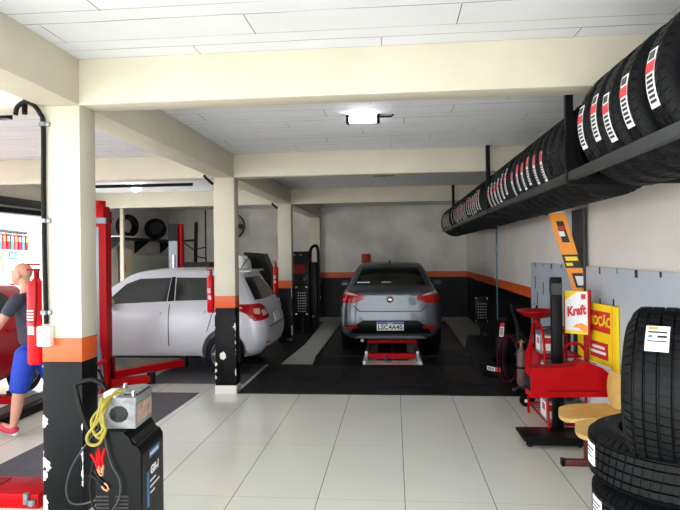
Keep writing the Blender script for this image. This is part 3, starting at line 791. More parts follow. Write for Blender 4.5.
t = thing('pit_rails', 'pair of white jack rails on the floor between the alignment tracks', 'rail', (0, 8.80, 0))
for x in (-.47, .37): MB().box(x - .022, x + .022, 0, 2.2, 0, .05, bev=.004).build('rail', M['white'], t)
MB().box(-.30, .20, .35, 2.2, 0, .006).build('pit_cover', M['dado'], t)
t = thing('jack_beam', 'red jacking beam with grey ram between the white rails behind the sedan', 'jack', (-.05, 9.12, .05))
MB().prism([(-.40, .06), (.40, .06), (.36, .0), (.26, -.02), (-.26, -.02), (-.36, .0)], 'y', 0, .12).build('red_beam', M['red'], t)
MB().box(-.42, .42, .80, .90, .10, .15, bev=.008).build('rear_beam', M['red'], t)
for x in (-.40, .40): MB().box(x - .025, x + .025, .0, .92, -.05, .10, bev=.004).build('carriage', M['steel'], t)
MB().cyl((.0, .10, .03), (.0, .56, .10), .022).build('ram', M['chrome'], t)
MB().tube(spline([(-.15, .12, .04), (-.12, -.08, .03), (-.08, -.16, -.03), (-.02, -.10, -.04)]), .008).build('hose', M['label_blue'], t)

t = thing('floor_mat', 'slate grey floor mat under the silver hatchback', 'mat', (-2.6, 7.42, 0)); MB().box(-.75, .62, 0, 2.4, 0, .006).build('sheet', M['mat_grey'], t)
t = thing('floor_mat', 'slate grey floor mat between the front column and the lift', 'mat', (-2.4, 5.9, 0)); MB().prism([(0, 1.03), (-.72, 1.03), (-.80, -1.0), (-.86, -2.0), (-.05, -2.0)], 'z', 0, .006).build('sheet', M['mat_grey'], t)

# ------------------------------------------------------------------ lifts on the left
def lift_post(label, x, y, face, motor):
    t = thing('car_lift', label, 'car lift', (x, y, 0))
    MB().box(-.24, .24, -.15, .15, 0, .02).build('base_plate', M['red'], t)
    h = 2.12 if motor else 2.24
    q = MB(); f = face
    q.prism([(-.11, -.07), (.11, -.07), (.11, .07), (.085, .07), (.085, -.02), (-.085, -.02), (-.085, .07), (-.11, .07)] if f > 0 else [(.11, .07), (-.11, .07), (-.11, -.07), (-.085, -.07), (-.085, .02), (.085, .02), (.085, -.07), (.11, -.07)], 'z', .02, h); q.build('column_channel', M['red'], t)
    if f > 0: MB().box(-.114, .02, -.078, -.068, .05, h - .06).build('front_cover', M['lift_grey'], t)
    else:
        MB().box(-.113, .04, -.082, -.071, .05, h - .3).build('slide_face', M['lift_grey'], t); MB().box(-.113, .05, -.085, -.071, h - .3, h).build('top_cover', M['black'], t)
        MB().cyl((-.02, -.094, .6), (-.02, -.094, 1.7), .02).build('lift_ram', M['chrome'], t)
    MB().box(-.11, .11, f * .01 if f > 0 else f * .16, f * .16 if f > 0 else f * .01, .12, .42, bev=.01).build('carriage', M['red_dark'], t)
    if motor:
        q = MB(); q.box(-.12, .10, -.10, .08, h, h + .20, None, .02); q.cyl((0, 0, h + .18), (0, 0, h + .27), .07); q.build('motor_box', M['red'], t)
        q = MB(); q.box(-.02, .14, -.13, -.10, h - .02, h + .05); q.build('name_tag', M['lift_grey'], t)
    return t
p = lift_post('red two-post lift column with motor beside the front column', -3.685, 7.0, 1, True)
def arm(name, pts, r_, pad, parent, z=.14):
    q = MB()
    a, b = Vector(pts[0]), Vector(pts[1]); d = (b - a).normalized(); n = Vector((-d.y, d.x, 0)) * r_
    V = [a + n, a - n, b - n * .8, b + n * .8]; q.prism([(v.x, v.y) for v in V], 'z', z, z + .09); o = q.build(name, M['red'], parent)
    q = MB(); q.cyl((b.x, b.y, z - .02), (b.x, b.y, z + .13), .055); q.build('lifting_pad', M['black'], o)
arm('lift_arm', [(.10, .12, 0), (.72, .95, 0)], .055, 1, p, .14)
arm('lift_arm', [(.10, .05, 0), (.52, .30, 0)], .06, 1, p, .05)
arm('lift_arm', [(-.10, .12, 0), (-.9, .8, 0)], .055, 1, p, .14)
q = MB(); q.tube([(-.02, -.2, .34), (.16, -.20, .42)], .025); q.build('latch_handle', M['red'], p)
for k, (dx, mm) in enumerate(((0, 'teal'), (.03, 'label_blue'), (.07, 'teal'))):
    q = MB(); q.tube(spline([(dx, -.16, .75 - .1 * k), (dx + .03, -.20, .45), (dx - .04 + .05 * k, -.22, .2), (dx + .02, -.24, .02)]), .009); q.build('hose', M[mm], p)
q = MB(); q.tube(spline([(.05, -.17, .3), (.16, -.25, .18), (.22, -.30, .06), (.28, -.32, .02), (.40, -.30, .02)]), .014); q.build('hose', M['black'], p)
p = lift_post('grey and red lift column standing behind the silver hatchback', -3.79, 9.86, -1, False)
arm('lift_arm', [(.10, -.12, 0), (.75, -.9, 0)], .055, 1, p, .14)
arm('lift_arm', [(-.10, -.12, 0), (-.8, -.9, 0)], .055, 1, p, .14)
t = thing('car_lift', 'red low lift base plate at the bottom left corner', 'car lift', (-2.75, 3.86, 0))
MB().box(-.9, .35, -.16, .14, 0, .10, bev=.008).build('base_beam', M['red'], t)
MB().box(-.85, -.02, -.10, .10, .10, .106).build('top_plate', M['red_dark'], t)
q = MB(); q.cyl((.27, -.17, .04), (.27, -.17, .11), .02); q.cyl((.31, -.17, .03), (.31, -.17, .07), .025); q.build('lock_bolt', M['steel'], t)
MB().box(-.9, -.6, -.12, .12, .10, 2.2).build('column_channel', M['red'], t)
t = thing('drive_on_rail', 'long black steel rail on the floor behind the walking man', 'ramp', (-4.05, 6.2, 0))
MB().box(-.16, .16, -1.6, 1.4, 0, .09, bev=.01).build('rail_body', M['black_metal'], t); MB().box(-.10, .06, -1.55, 1.35, .09, .098).build('top_strip', M['steel'], t)
t = thing('car_lift', 'short red lift arm with black pad beside the red car', 'car lift', (-4.42, 6.25, 0))
MB().box(-.35, .12, -.06, .06, .03, .12, bev=.006).build('arm', M['red'], t); MB().cyl((.05, 0, .12), (.05, 0, .17), .05).build('lifting_pad', M['black'], t); MB().cyl((-.2, 0, 0), (-.2, 0, .03), .05).build('foot', M['black'], t)

# ------------------------------------------------------------------ extinguishers, conduit
def extinguisher(label, x, y, z, h, rr):
    t = thing('fire_extinguisher', label, 'fire extinguisher', (x, y, z), group='fire extinguishers on the columns')
    q = MB(); hb = h * .80
    q.lathe([(0, 0), (rr * .9, 0), (rr, .012), (rr, hb - rr * .7), (rr * .85, hb - rr * .25), (rr * .5, hb), (rr * .3, hb + .02), (0, hb + .02)], 28); q.build('cylinder', M['red_ext'], t)
    q = MB(); q.cyl((0, 0, hb + .015), (0, 0, hb + .06), rr * .32); q.box(-rr * 1.1, rr * .4, -.012, .012, hb + .06, hb + .075, None, .003); q.box(-rr * 1.0, rr * .4, -.010, .010, hb + .095, hb + .108, None, .003); q.build('valve_handle', M['red_dark'], t)
    q = MB(); q.tube(spline([(rr * .2, -.01, hb + .05), (rr * .5, -rr * .9, hb + .03), (rr * .55, -rr * 1.05, hb * .7), (rr * .4, -rr * 1.05, hb * .45)]), .009); q.build('hose', M['red_dark'], t)
    lab = MB()
    def band(z0, z1, a0, a1, m, e=.0015):
        V = []; F = []; k = 8
        for i in range(k + 1):
            a = rad(a0 + (a1 - a0) * i / k)
            for z_ in (z0, z1):
                for o_ in (e, 0): V.append(((rr + o_) * cos(a), (rr + o_) * sin(a), z_ * hb))
        for i in range(k):
            b = 4 * i; F += [(b, b + 4, b + 6, b + 2), (b, b + 1, b + 5, b + 4), (b + 2, b + 6, b + 7, b + 3)]
        F += [(0, 2, 3, 1), (4 * k, 4 * k + 1, 4 * k + 3, 4 * k + 2)]
        lab.add(V, F, M[m])
    for k in range(4): band(.53 + .035 * k, .545 + .035 * k, 222, 282, 'paper')
    band(.36, .46, 240, 285, 'paper'); band(.45, .50, 215, 290, 'pink')
    for k in range(3): band(.378 + .026 * k, .388 + .026 * k, 244, 281, 'pink', .003)
    lab.build('printed_label', None, t)
    q = MB(); q.box(rr * .2, rr + .02, -.012, .012, hb * .86, hb * .92); q.build('wall_bracket', M['black_metal'], t)
extinguisher('red fire extinguisher on the left side of the nearest column', XC - CW - .072, Y1 + .06, 1.02, .66, .056)
extinguisher('red fire extinguisher on the left side of the middle column', XC - CW - .060, Y2 + .06, .985, .57, .05)
extinguisher('red fire extinguisher on the left side of the far column', XC - CW - .060, Y3 + .06, .96, .62, .052)

t = thing('conduit', 'black cable conduit with hooked top on the front of the nearest column', 'conduit', (-2.165, 3.415, 1.3))
q = MB(); q.tube(spline([(-.157, -.03, 1.275), (-.142, -.03, 1.325), (-.09, -.03, 1.355), (-.04, -.03, 1.335), (-.004, -.02, 1.285), (.006, -.002, 1.21), (.003, 0, .8), (.008, -.004, .4), (.012, 0, -.02)], 10), .0145, 10); q.build('pipe', M['black'], t)
q = MB(); q.tube(spline([(-.10, .0, 1.375), (-.10, -.02, 1.35), (-.092, -.035, 1.28)]), .017, 8); q.build('cable_end', M['black'], t)
for z in (1.22, .62, .05):
    q = MB(); q.box(-.025, .045, -.005, .014, z - .014, z + .014, None, .004); q.cyl((.005, 0, z - .012), (.005, 0, z + .012), .02); q.build('clamp', M['steel'], t)
MB().box(-.025, .058, -.045, .014, -.155, -.03, bev=.008).build('outlet_box', M['white'], t)
q = MB(); q.cyl((.018, -.046, -.09), (.018, -.05, -.09), .022); q.build('outlet_socket', M['paper'], t)

for (x, y, z, lab) in ((-2.215, 6.88, 2.56, 'short black cable end poking out beside the top of the middle column'), (-2.215, 10.8, 2.56, 'short black cable end poking out beside the top of the far column')):
    t = thing('cable_end', lab, 'cable', (x, y, z)); q = MB(); q.tube(spline([(.02, .03, .0), (0, 0, .02), (-.05, -.02, .07), (-.07, -.02, .10)]), .017); q.build('cable', M['black'], t)

# ------------------------------------------------------------------ lights of the room
def tube_light(label, x, y, z, on):
    t = thing('ceiling_lamp', label, 'light', (x, y, z))
    MB().box(-.16, -.13, -.035, .035, -.075, 0, bev=.004).build('socket', M['black'], t); MB().box(.11, .14, -.035, .035, -.075, 0, bev=.004).build('socket', M['black'], t)
    q = MB(); q.cyl((-.13, 0, -.042), (.11, 0, -.042), .026); q.build('bulb', M['lamp'] if on else M['white'], t)
    q = MB(); q.tube([(.13, 0, -.02), (.24, .0, -.02), (.26, 0, 0)], .008); q.build('cable', M['black'], t)
tube_light('lit ceiling lamp in the middle bay near the picture centre', -.25, 5.15, ZC, True)
t = thing('ceiling_lamp', 'small black unlit lamp fitting on the ceiling before the far beam', 'light', (-.13, 9.1, ZC))
q = MB(); q.box(-.16, .16, -.012, .012, -.03, -.006); q.box(-.17, -.15, -.03, .03, -.03, 0); q.box(-.02, .0, -.03, .03, -.04, 0); q.build('fitting', M['black'], t)
t = thing('ceiling_lamp', 'black lamp track with one lit bulb on the left bay ceiling', 'light', (-4.35, 9.6, ZC))
q = MB(); q.box(-1.1, .95, -.02, .02, -.05, 0); q.build('track', M['black'], t); q = MB(); q.ball((-.05, -.0, -.09), (.10, .04, .035)); q.build('bulb', M['lamp'], t)
t = thing('ceiling_lamp', 'black tube lamp fitting on the left bay ceiling above the red car', 'light', (-3.9, 4.6, ZC))
q = MB(); q.box(-.9, .7, -.03, .03, -.06, 0); q.build('track', M['black'], t)

# ------------------------------------------------------------------ right wall things
t = thing('wall_board', 'pale blue board leaning along the right wall behind the signs', 'board', (1.853, 5.2, 0))
MB().box(-.012, .010, -3.4, 2.86, 0, 1.54).build('sheet', M['board'], t)
q = MB()
for k in range(14):
    y = -2.6 + k * .40; q.box(-.0145, -.0115, y, y + .012 + .02 * (k % 3), 1.50 - .02 * (k % 2), 1.54)
q.build('chipped_edges', M['ink'], t)
q = MB()
for (y, z) in ((2.6, 1.2), (2.5, 1.0), (2.2, 1.15), (1.9, 1.2), (.2, 1.10), (-.12, 1.12), (2.6, .8)): q.box(-.0145, -.0115, y, y + .03, z, z + .16)
q.build('printed_marks', M['wire_grey'], t)
t = thing('shadow_strip', 'dark grey vertical strip standing for a shadow on the right wall behind the orange poster', 'shadow', (1.832, 5.98, 0)); MB().box(-.012, .006, -.19, .17, 0, 2.10).build('cover', M['greypipe'], t)  # dark slab stands in for a shadow falling down the wall and board
t = thing('wall_pipe', 'thin teal pipe running down the right wall below the rack', 'pipe', (1.862, 10.8, .45)); q = MB(); q.tube([(0, 0, 0), (0, 0, 2.45)], .014); q.build('pipe', M['teal'], t)
q = MB(); q.box(-.03, .014, -.03, .03, 1.25, 1.33, None, .004); q.build('pipe_clip', M['steel'], t)
def alignment_target(label, x, y, z0, z1, w_):
    t = thing('alignment_target', label, 'alignment target', (x, y, 0), group='wheel alignment targets')
    MB().box(-.03, .03, .02, .07, 0, z0 + .2).build('stand', M['black_metal'], t); MB().box(-.12, .12, -.05, .07, 0, .02).build('foot', M['black_metal'], t)
    MB().box(-w_ / 2, w_ / 2, -.02, .02, z0, z1, bev=.008).build('plate', M['black'], t); n = int((z1 - z0 - .14) / .055)
    q = MB()
    for a in range(n):
        for b in range(4): q.box(-w_ * .32 + b * w_ * .18, -w_ * .32 + b * w_ * .18 + w_ * .11, -.025, -.018, z0 + .08 + a * .055, z0 + .10 + a * .055)
    q.build('dots', M['dot_grey'], t)
    for sx, z in ((-.42, z1 - .03), (.42, z1 - .03), (-.42, z0 + .03), (.42, z0 + .03)): q = MB(); q.ball((sx * w_, -.03, z), .028, None, 12, 8); q.build('knob', M['chrome'], t)
M['dot_grey'] = mat('pale_grey_dots', (150, 152, 154), .5)
alignment_target('black plate with rows of pale dots standing by the right wall', 1.70, 11.6, .30, .80, .26)

# gas cylinders on a cart
t = thing('cylinder_cart', 'small black two-wheeled cart carrying the gas cylinders', 'cart', (1.53, 7.0, 0), rad(-12))
MB().box(-.13, .13, -.10, .10, .10, .115).build('foot_plate', M['black_metal'], t)
for sx in (-1, 1):
    q = MB(); q.tube(spline([(sx * .10, .09, .1), (sx * .10, .10, .7), (sx * .09, .14, .85)]), .011); q.build('handle_tube', M['black_metal'], t)
    q = MB(); q.cyl((sx * .12, -.06, .075), (sx * .155, -.06, .075), .075); e = q.build('wheel', M['black'], t); q = MB(); q.cyl((sx * .116, -.06, .075), (sx * .159, -.06, .075), .022); q.build('hub', M['steel'], e)
    q = MB(); q.tube([(sx * .12, -.06, .075), (sx * .10, .04, .11)], .012); q.build('axle_bracket', M['black_metal'], t)
MB().box(-.13, .13, .085, .10, .45, .48).build('cross_bar', M['black_metal'], t)
def gas(label, x, y, m):
    g = thing('gas_cylinder', label, 'gas cylinder', (x, y, .115), group='gas cylinders on the cart')
    q = MB(); q.lathe([(0, 0), (.048, 0), (.053, .01), (.053, .36), (.045, .41), (.022, .44), (.018, .47), (0, .47)], 24); q.build('bottle', m, g)
    q = MB(); q.cyl((0, 0, .47), (0, 0, .53), .016); q.cyl((-.04, 0, .51), (.04, 0, .51), .012); q.ball((0, -.03, .52), .022, None, 12, 8); q.build('valve', M['copper'], g)
    q = MB(); q.lathe([(.0545, .20), (.0565, .205), (.0565, .225), (.0545, .23)], 24); q.build('strap', M['black'], g)
gas('rusty brown gas cylinder on the left of the cart', 1.473, 6.985, M['gas']); gas('dark gas cylinder on the right of the cart', 1.588, 7.01, M['greypipe'])
t = thing('air_hose', 'red and black hoses coiled against the tire by the right wall', 'hose', (1.44, 7.72, 0))
for k in range(4):
    q = MB(); ph = .3 * k; pts = [(.13 * cos(a + ph) * (1 - .1 * k) + .03 * k, .04 * k - .05, .33 + .30 * sin(a + ph) - .02 * k) for a in [i * 2 * pi / 14 for i in range(14)]]
    mn = min(p_[2] for p_ in pts); pts = [(p_[0], p_[1], p_[2] - mn + .012) for p_ in pts]
    q.tube(spline(pts + [pts[0]], 4), .007 + .002 * (k % 2)); q.build('hose_loop', M['hose_red'] if k % 2 == 0 else M['black'], t)
t = thing('prop_stand', 'leaning black prop bars beside the oil drain', 'stand', (1.62, 7.35, 0))
for k, (x0, x1, y) in enumerate(((-.1, .14, .0), (.08, -.14, .2))):
    q = MB(); q.tube([(x0, y, .012), (x1, y + .05, 1.02)], .013); q.build('bar', M['black_metal'], t)
q = MB(); q.tube([(.02, .03, .51), (-.04, .23, .62)], .011); q.build('tie_bar', M['black_metal'], t)

# waste oil drain
t = thing('oil_drain', 'red waste oil drain with wide bowl on a pole and wheeled tank', 'oil drain', (1.56, 6.55, 0))
q = MB(); q.lathe([(0, .10), (.13, .10), (.14, .12), (.14, .58), (.12, .62), (0, .63)], 32); q.build('tank', M['red'], t)
q = MB(); q.cyl((0, 0, .62), (0, 0, .98), .028); q.build('pole', M['red_dark'], t)
q = MB(); q.lathe([(0, .955), (.05, .955), (.14, .975), (.21, 1.025), (.225, 1.035), (.225, 1.043), (.205, 1.038), (.13, .992), (0, .972)], 40); q.build('bowl', M['red'], t)
for a in (200, 290, 20, 110):
    c, s_ = cos(rad(a)) * .16, sin(rad(a)) * .16
    q = MB(); q.cyl((c, s_ - .018, .065), (c, s_ + .018, .065), .065); e = q.build('wheel', M['black'], t); q = MB(); q.cyl((c, s_ - .021, .065), (c, s_ + .021, .065), .018); q.build('hub', M['paper'], e)
    q = MB(); q.box(c - .012, c + .012, s_ - .012, s_ + .012, .065, .13); q.build('wheel_bracket', M['black_metal'], t)
q = MB(); q.cyl((-.09, -.06, .62), (-.09, -.06, .69), .03); q.build('filler_cap', M['red'], t)
q = MB(); q.tube(spline([(-.06, .0, .63), (-.19, -.02, .8), (-.26, .0, 1.0), (-.29, .0, 1.045)]), .016); q.build('hose', M['black'], t)

# battery display rack
t = thing('display_rack', 'red tubular battery display rack in front of the pale board', 'rack', (1.53, 5.82, 0))
def rtube(pts, name='frame_tube', rr=.013): q = MB(); q.tube(spline(pts, 8), rr); q.build(name, M['red_dark'] if name == 'wire' else M['red'], t)
for x, yb in ((-.15, 0), (.17, 0)):
    rtube([(x, -.42, .0), (x, -.30, .6), (x, -.22, .92), (x, -.05, 1.0), (x, .15, .98)]) if x < 0 else rtube([(x, -.42, .0), (x, -.42, .6), (x, -.42, 1.3)])
    rtube([(x, .42, .0), (x, .34, .5), (x, .15, .98)])
rtube([(-.02, -.40, .62), (-.02, -.40, .78), (.03, -.40, .845), (.12, -.40, .85), (.17, -.40, .80)])
for z, y0, y1 in ((.12, -.40, .41), (.50, -.36, .36), (.72, -.30, .28)):
    q = MB()
    q.box(-.15, .17, y0, y0 + .014, z - .014, z); q.box(-.15, .17, y1 - .014, y1, z - .014, z); q.box(-.155, -.141, y0, y1, z - .014, z); q.box(.161, .175, y0, y1, z - .014, z)
    for k in range(9): q.box(-.15, .17, y0 + (y1 - y0) * (k + .5) / 9 - .004, y0 + (y1 - y0) * (k + .5) / 9 + .004, z - .008, z)
    q.build('wire_shelf', M['red'], t)
def battery(label, x, y, z, m, w_, d_, h_, rz=0., lab='batt_label', grp='car batteries on the red display rack'):
    b = thing('car_battery', label, 'battery', (x, y, z), rz, grp)
    MB().box(-w_ / 2, w_ / 2, -d_ / 2, d_ / 2, 0, h_ * .82, bev=.006).build('case', m, b)
    MB().box(-w_ / 2 - .004, w_ / 2 + .004, -d_ / 2 - .004, d_ / 2 + .004, h_ * .82, h_ * .95, bev=.006).build('lid', M['batt_dark'] if m != M['ink'] else M['black'], b)
    for sx in (-1, 1): q = MB(); q.cyl((sx * w_ * .32, -d_ * .25, h_ * .95), (sx * w_ * .32, -d_ * .25, h_), .012); q.build('terminal', M['chrome'], b)
    q = MB(); q.tube(spline([(-w_ * .35, 0, h_ * .95), (-w_ * .25, 0, h_ * 1.08), (w_ * .25, 0, h_ * 1.08), (w_ * .35, 0, h_ * .95)]), .007); q.build('carry_handle', M['black'], b)
    if lab:
        q = MB(); q.box(-w_ * .42, w_ * .42, -d_ / 2 - .002, -d_ / 2 + .002, h_ * .12, h_ * .74, M['paper']); q.box(-w_ * .38, -w_ * .02, -d_ / 2 - .003, -d_ / 2, h_ * .42, h_ * .68, M['sign_red']); q.box(.0, w_ * .36, -d_ / 2 - .003, -d_ / 2, h_ * .2, h_ * .4, M['sign_orange'])
        q.box(-w_ / 2 - .002, -w_ / 2 + .002, -d_ * .40, d_ * .40, h_ * .12, h_ * .74, M['paper']); q.box(-w_ / 2 - .003, -w_ / 2, -d_ * .3, d_ * .1, h_ * .40, h_ * .66, M['sign_red'])
        q.build('printed_label', None, b)
battery('grey car battery with red and white label on the upper rack shelf', 1.48, 5.75, .72, M['batt'], .22, .18, .22)
battery('black car battery on the upper rack shelf behind the sign', 1.61, 5.95, .72, M['ink'], .20, .18, .20, 0, None)
battery('left grey car battery on the bottom rack shelf', 1.45, 5.62, .12, M['batt'], .14, .24, .23)
battery('right grey car battery on the bottom rack shelf', 1.61, 5.60, .12, M['batt'], .15, .26, .21)
battery('pale car battery on the bottom shelf behind the bench seats', 1.63, 5.98, .12, M['white'], .17, .26, .21)
battery('white-labelled car battery on the middle rack shelf behind the red machine', 1.51, 5.68, .50, M['batt'], .22, .18, .17)

# Kraft sign, promotion board and tall orange poster
a = Vector((1.545, 5.45, 0)); b_ = Vector((1.70, 5.335, 0)); xd = (b_ - a).normalized(); wd = .205
t = thing('advert_sign', 'yellow and white Kraft sign on the red display rack', 'sign', (1.622, 5.385, .945), math.atan2(xd.y, xd.x))
MB().box(-wd / 2, wd / 2, 0, .018, 0, .385).build('backing', M['yellow'], t)
MB().prism([(-wd / 2 + .006, .03), (wd / 2 - .006, .03), (wd / 2 - .006, .375), (wd / 2 - .09, .375), (-wd / 2 + .006, .30)], 'y', -.003, .001).build('white_field', M['paper'], t)
V, F = text_bm('Kraft', .112, .22, .001, .006, .72); q = MB(); q.add(V, F, M['sign_red'], mtx=frame_mtx((-.002, -.005, .205), (1, 0, .18))); q.build('lettering', None, t)
q = MB(); q.box(.045, .085, -.005, -.002, .315, .36); q.build('printed_badge', M['sign_red'], t)
q = MB(); q.prism([(-.03, .06), (.02, .055), (.07, .02), (.095, .03), (.095, .075), (.05, .10), (.0, .09)], 'y', -.006, -.002, M['sign_orange']); q.build('printed_motif', None, t)
MB().box(wd / 2, wd / 2 + .02, -.005, .02, -.1, .40).build('red_edge', M['red'], t)
MB().box(-wd / 2 - .006, -wd / 2, -.005, .02, -.02, .385).build('red_edge', M['red'], t)
for x in (-.095, .095): MB().box(x - .008, x + .008, .004, .014, -.24, 0).build('support_bracket', M['red_dark'], t)

a = Vector((1.725, 5.66, 0)); b_ = Vector((1.825, 4.965, 0)); xd = (b_ - a).normalized(); wl = (b_ - a).length
t = thing('promotion_board', 'tall yellow promotion board leaning on the pale board by the bench', 'sign', ((a.x + b_.x) / 2, (a.y + b_.y) / 2, 0), math.atan2(xd.y, xd.x))
h_ = 1.225
MB().box(-wl / 2, wl / 2, -.012, .012, 0, h_).build('yellow_panel', M['yellow'], t)
MB().box(-wl / 2 + .03, wl / 2 - .10, -.015, -.011, h_ - .24, h_ - .06).build('red_banner', M['sign_red'], t)
V, F = text_bm('PROMOÇÃO', .115, 0, .001, .003, .92); q = MB(); q.add(V, F, M['yellow'], mtx=frame_mtx((-.02, -.017, h_ - .15), (1, 0, 0))); q.build('lettering', None, t)
MB().box(-.10, wl / 2 - .14, -.015, -.011, h_ - .47, h_ - .33).build('red_banner', M['sign_red'], t)
q = MB()
for z, x0, x1 in ((-.375, -.06, .16), (-.42, -.08, .18)): q.box(x0, x1, -.017, -.014, h_ + z - .012, h_ + z + .012)
q.build('small_print', M['paper'], t)
q = MB(); q.box(-wl / 2 + .03, wl / 2 - .10, -.015, -.011, .25, h_ - .52, M['paper']); q.build('printed_field', None, t)
q = MB()
for k in range(6): q.box(-.20 + .07 * k, -.15 + .07 * k, -.018, -.013, .52 - .01 * k, .66 - .01 * k, M['ink'])
q.prism([(-.15, .66), (.20, .62), (.20, .58), (-.15, .62)], 'y', -.018, -.013, M['wire_grey']); q.build('printed_batteries', None, t)
MB().box(wl / 2 - .07, wl / 2 - .06, -.014, -.011, 0, h_).build('fold_line', M['sign_orange'], t)

t = thing('poster_board', 'tall narrow orange and black poster standing behind the Kraft sign', 'poster', (1.655, 5.80, .735), 0, None)
t.rotation_euler = (rad(-3), 0, rad(-8))
def sk(z): return -.148 + .19 * (1.34 - z) / .68
P4 = lambda z0, z1, m0=0., m1=1., w0=.15: [(sk(z0) + w0 * m0, z0), (sk(z0) + w0 * m1, z0), (sk(z1) + w0 * m1, z1), (sk(z1) + w0 * m0, z1)]
MB().prism(P4(0, 1.34), 'y', 0, .012).build('panel', M['sign_orange'], t)
q = MB(); q.prism(P4(.79, .92), 'y', -.003, .001, M['ink']); q.prism(P4(.86, .90, .15, .9), 'y', -.0045, -.001, M['yellow']); q.prism(P4(.81, .84, .1, .5), 'y', -.0045, -.001, M['yellow'])
q.prism(P4(.60, .74, .25, .9), 'y', -.003, .001, M['ink']); q.prism(P4(.62, .71, .40, .9), 'y', -.0045, -.001, M['paper'])
q.build('printed_picture', None, t)
q = MB(); q.prism(P4(1.04, 1.25, .30, .75), 'y', -.003, .001, M['ink']); q.prism(P4(1.10, 1.15, .25, .6), 'y', -.0045, -.001, M['paper']); q.prism(P4(1.16, 1.20, .35, .7), 'y', -.0045, -.001, M['sign_red'])
q.build('printed_product', None, t)
q = MB(); q.prism(P4(1.33, 1.345, 0, 1), 'y', -.003, .001); q.build('top_edge', M['paper'], t)

# headlight tester
rz = rad(3)
t = thing('headlight_tester', 'red headlight tester head on a black post with flat black base', 'tester', (1.45, 5.30, 0))
MB().box(-.36, .16, -.19, .16, .06, .085, bev=.004).build('base_plate', M['black_metal'], t)
MB().box(-.34, .16, -.195, -.18, .03, .10).build('base_lip', M['black_metal'], t)
for sx in (-.30, .12):
    for sy in (-.14, .12): q = MB(); q.cyl((sx - .012, sy, .03), (sx + .012, sy, .03), .03); q.build('caster', M['black'], t)
MB().box(-.045, .045, .06, .13, .085, 1.455, bev=.006).build('post', M['black'], t)
MB().box(-.046, .046, .059, .131, 1.30, 1.40).build('post_scale', M['greypipe'], t)
hd = bpy.data.objects.new('tester_head', None); COL.objects.link(hd); hd.parent = t; hd.location = (-.035, -.315, .495); hd.scale = (.88, 1, 1); hd.rotation_euler = (0, 0, rz)
MB().prism([(-.36, .0), (.34, .0), (.37, .03), (.38, .13), (.36, .19), (.30, .235), (.14, .29), (.02, .245), (-.36, .235)], 'y', -.085, .085).build('housing', M['red'], hd)
MB().box(-.20, .26, -.091, -.083, .045, .06).build('trim_line', M['red_dark'], hd)
MB().box(-.366, -.358, -.07, .07, .05, .17).build('lens', M['glass_grey'], hd)
q = MB(); mm = Matrix.Translation((.235, 0, .268)) @ Matrix.Rotation(rad(19), 4, 'Y'); q.box(-.05, .05, -.05, .05, -.003, .006, None, 0, mm @ Matrix.Rotation(rad(45), 4, 'Z') @ Matrix.Scale(.7, 4)); q.build('viewing_window', M['glass'], hd)
MB().box(-.06, .06, .08, .40, .06, .18).build('slide_bracket', M['black_metal'], hd)

# bench with beige seats
t = thing('bench_seat', 'two-seat bench with beige seats on a brown steel frame', 'bench', (1.50, 4.43, 0))
MB().box(-.03, .03, -.62, .40, .36, .405).build('beam', M['brown'], t)
for y in (.30, -.52):
    MB().box(-.028, .028, y - .02, y + .02, .05, .37).build('leg', M['brown'], t); MB().box(-.19, .19, y - .025, y + .025, 0, .05, bev=.004).build('foot', M['brown'], t)
    for sx in (-.195, .195): MB().box(sx - .012, sx + .012, y - .028, y + .028, 0, .054).build('foot_cap', M['black'], t)
for y in (.20, -.22):
    q = MB(); n = 14; V = []; F = []
    for i in range(n + 1):
        for j in range(n + 1):
            a_, b2 = i / n * 2 - 1, j / n * 2 - 1
            # squircle plan, dished and waterfall front
            x = a_ * math.sqrt(1 - b2 * b2 * .32) * .215; yy = b2 * math.sqrt(1 - a_ * a_ * .32) * .205
            z = .45 + .022 * (x / .2) ** 2 * (1 if x > 0 else -1.2) + .012 * abs(b2) ** 2
            V.append((x, yy, z))
    m_ = (n + 1) ** 2; V += [(x, yy, z - .028) for (x, yy, z) in V[:m_]]
    for i in range(n):
        for j in range(n):
            k = i * (n + 1) + j; F += [(k, k + 1, k + n + 2, k + n + 1), (m_ + k, m_ + k + n + 1, m_ + k + n + 2, m_ + k + 1)]
    rim_ = [i * (n + 1) for i in range(n + 1)] + [n * (n + 1) + j for j in range(1, n + 1)] + [i * (n + 1) + n for i in range(n - 1, -1, -1)] + [j for j in range(n - 1, 0, -1)]
    for i in range(len(rim_)): k, k2 = rim_[i], rim_[(i + 1) % len(rim_)]; F.append((k, k2, m_ + k2, m_ + k))
    q.add(V, F, None, True, Matrix.Translation((-.02, y, 0))); q.build('seat', M['beige'], t, sharp=60)
    q = MB(); V = []; F = []
    for i in range(n + 1):
        for j in range(n + 1):
            a_, b2 = i / n * 2 - 1, j / n * 2 - 1
            yy = b2 * math.sqrt(1 - a_ * a_ * .38) * .205; z = .62 + a_ * math.sqrt(1 - b2 * b2 * .38) * .135
            V.append((.20 + .05 * (z - .5) - .02 * (1 - b2 * b2), yy, z))
    V += [(x + .025, yy, z) for (x, yy, z) in V[:m_]]; F = []
    for i in range(n):
        for j in range(n):
            k = i * (n + 1) + j; F += [(k, k + 1, k + n + 2, k + n + 1), (m_ + k, m_ + k + n + 1, m_ + k + n + 2, m_ + k + 1)]
    for i in range(len(rim_)): k, k2 = rim_[i], rim_[(i + 1) % len(rim_)]; F.append((k, k2, m_ + k2, m_ + k))
    q.add(V, F, None, True, Matrix.Translation((-.02, y, 0))); q.build('backrest', M['beige'], t, sharp=60)
    q = MB(); q.tube(spline([(.0, y, .36), (.15, y, .36), (.21, y, .42), (.215, y, .52)]), .014); q.build('back_bracket', M['brown'], t)

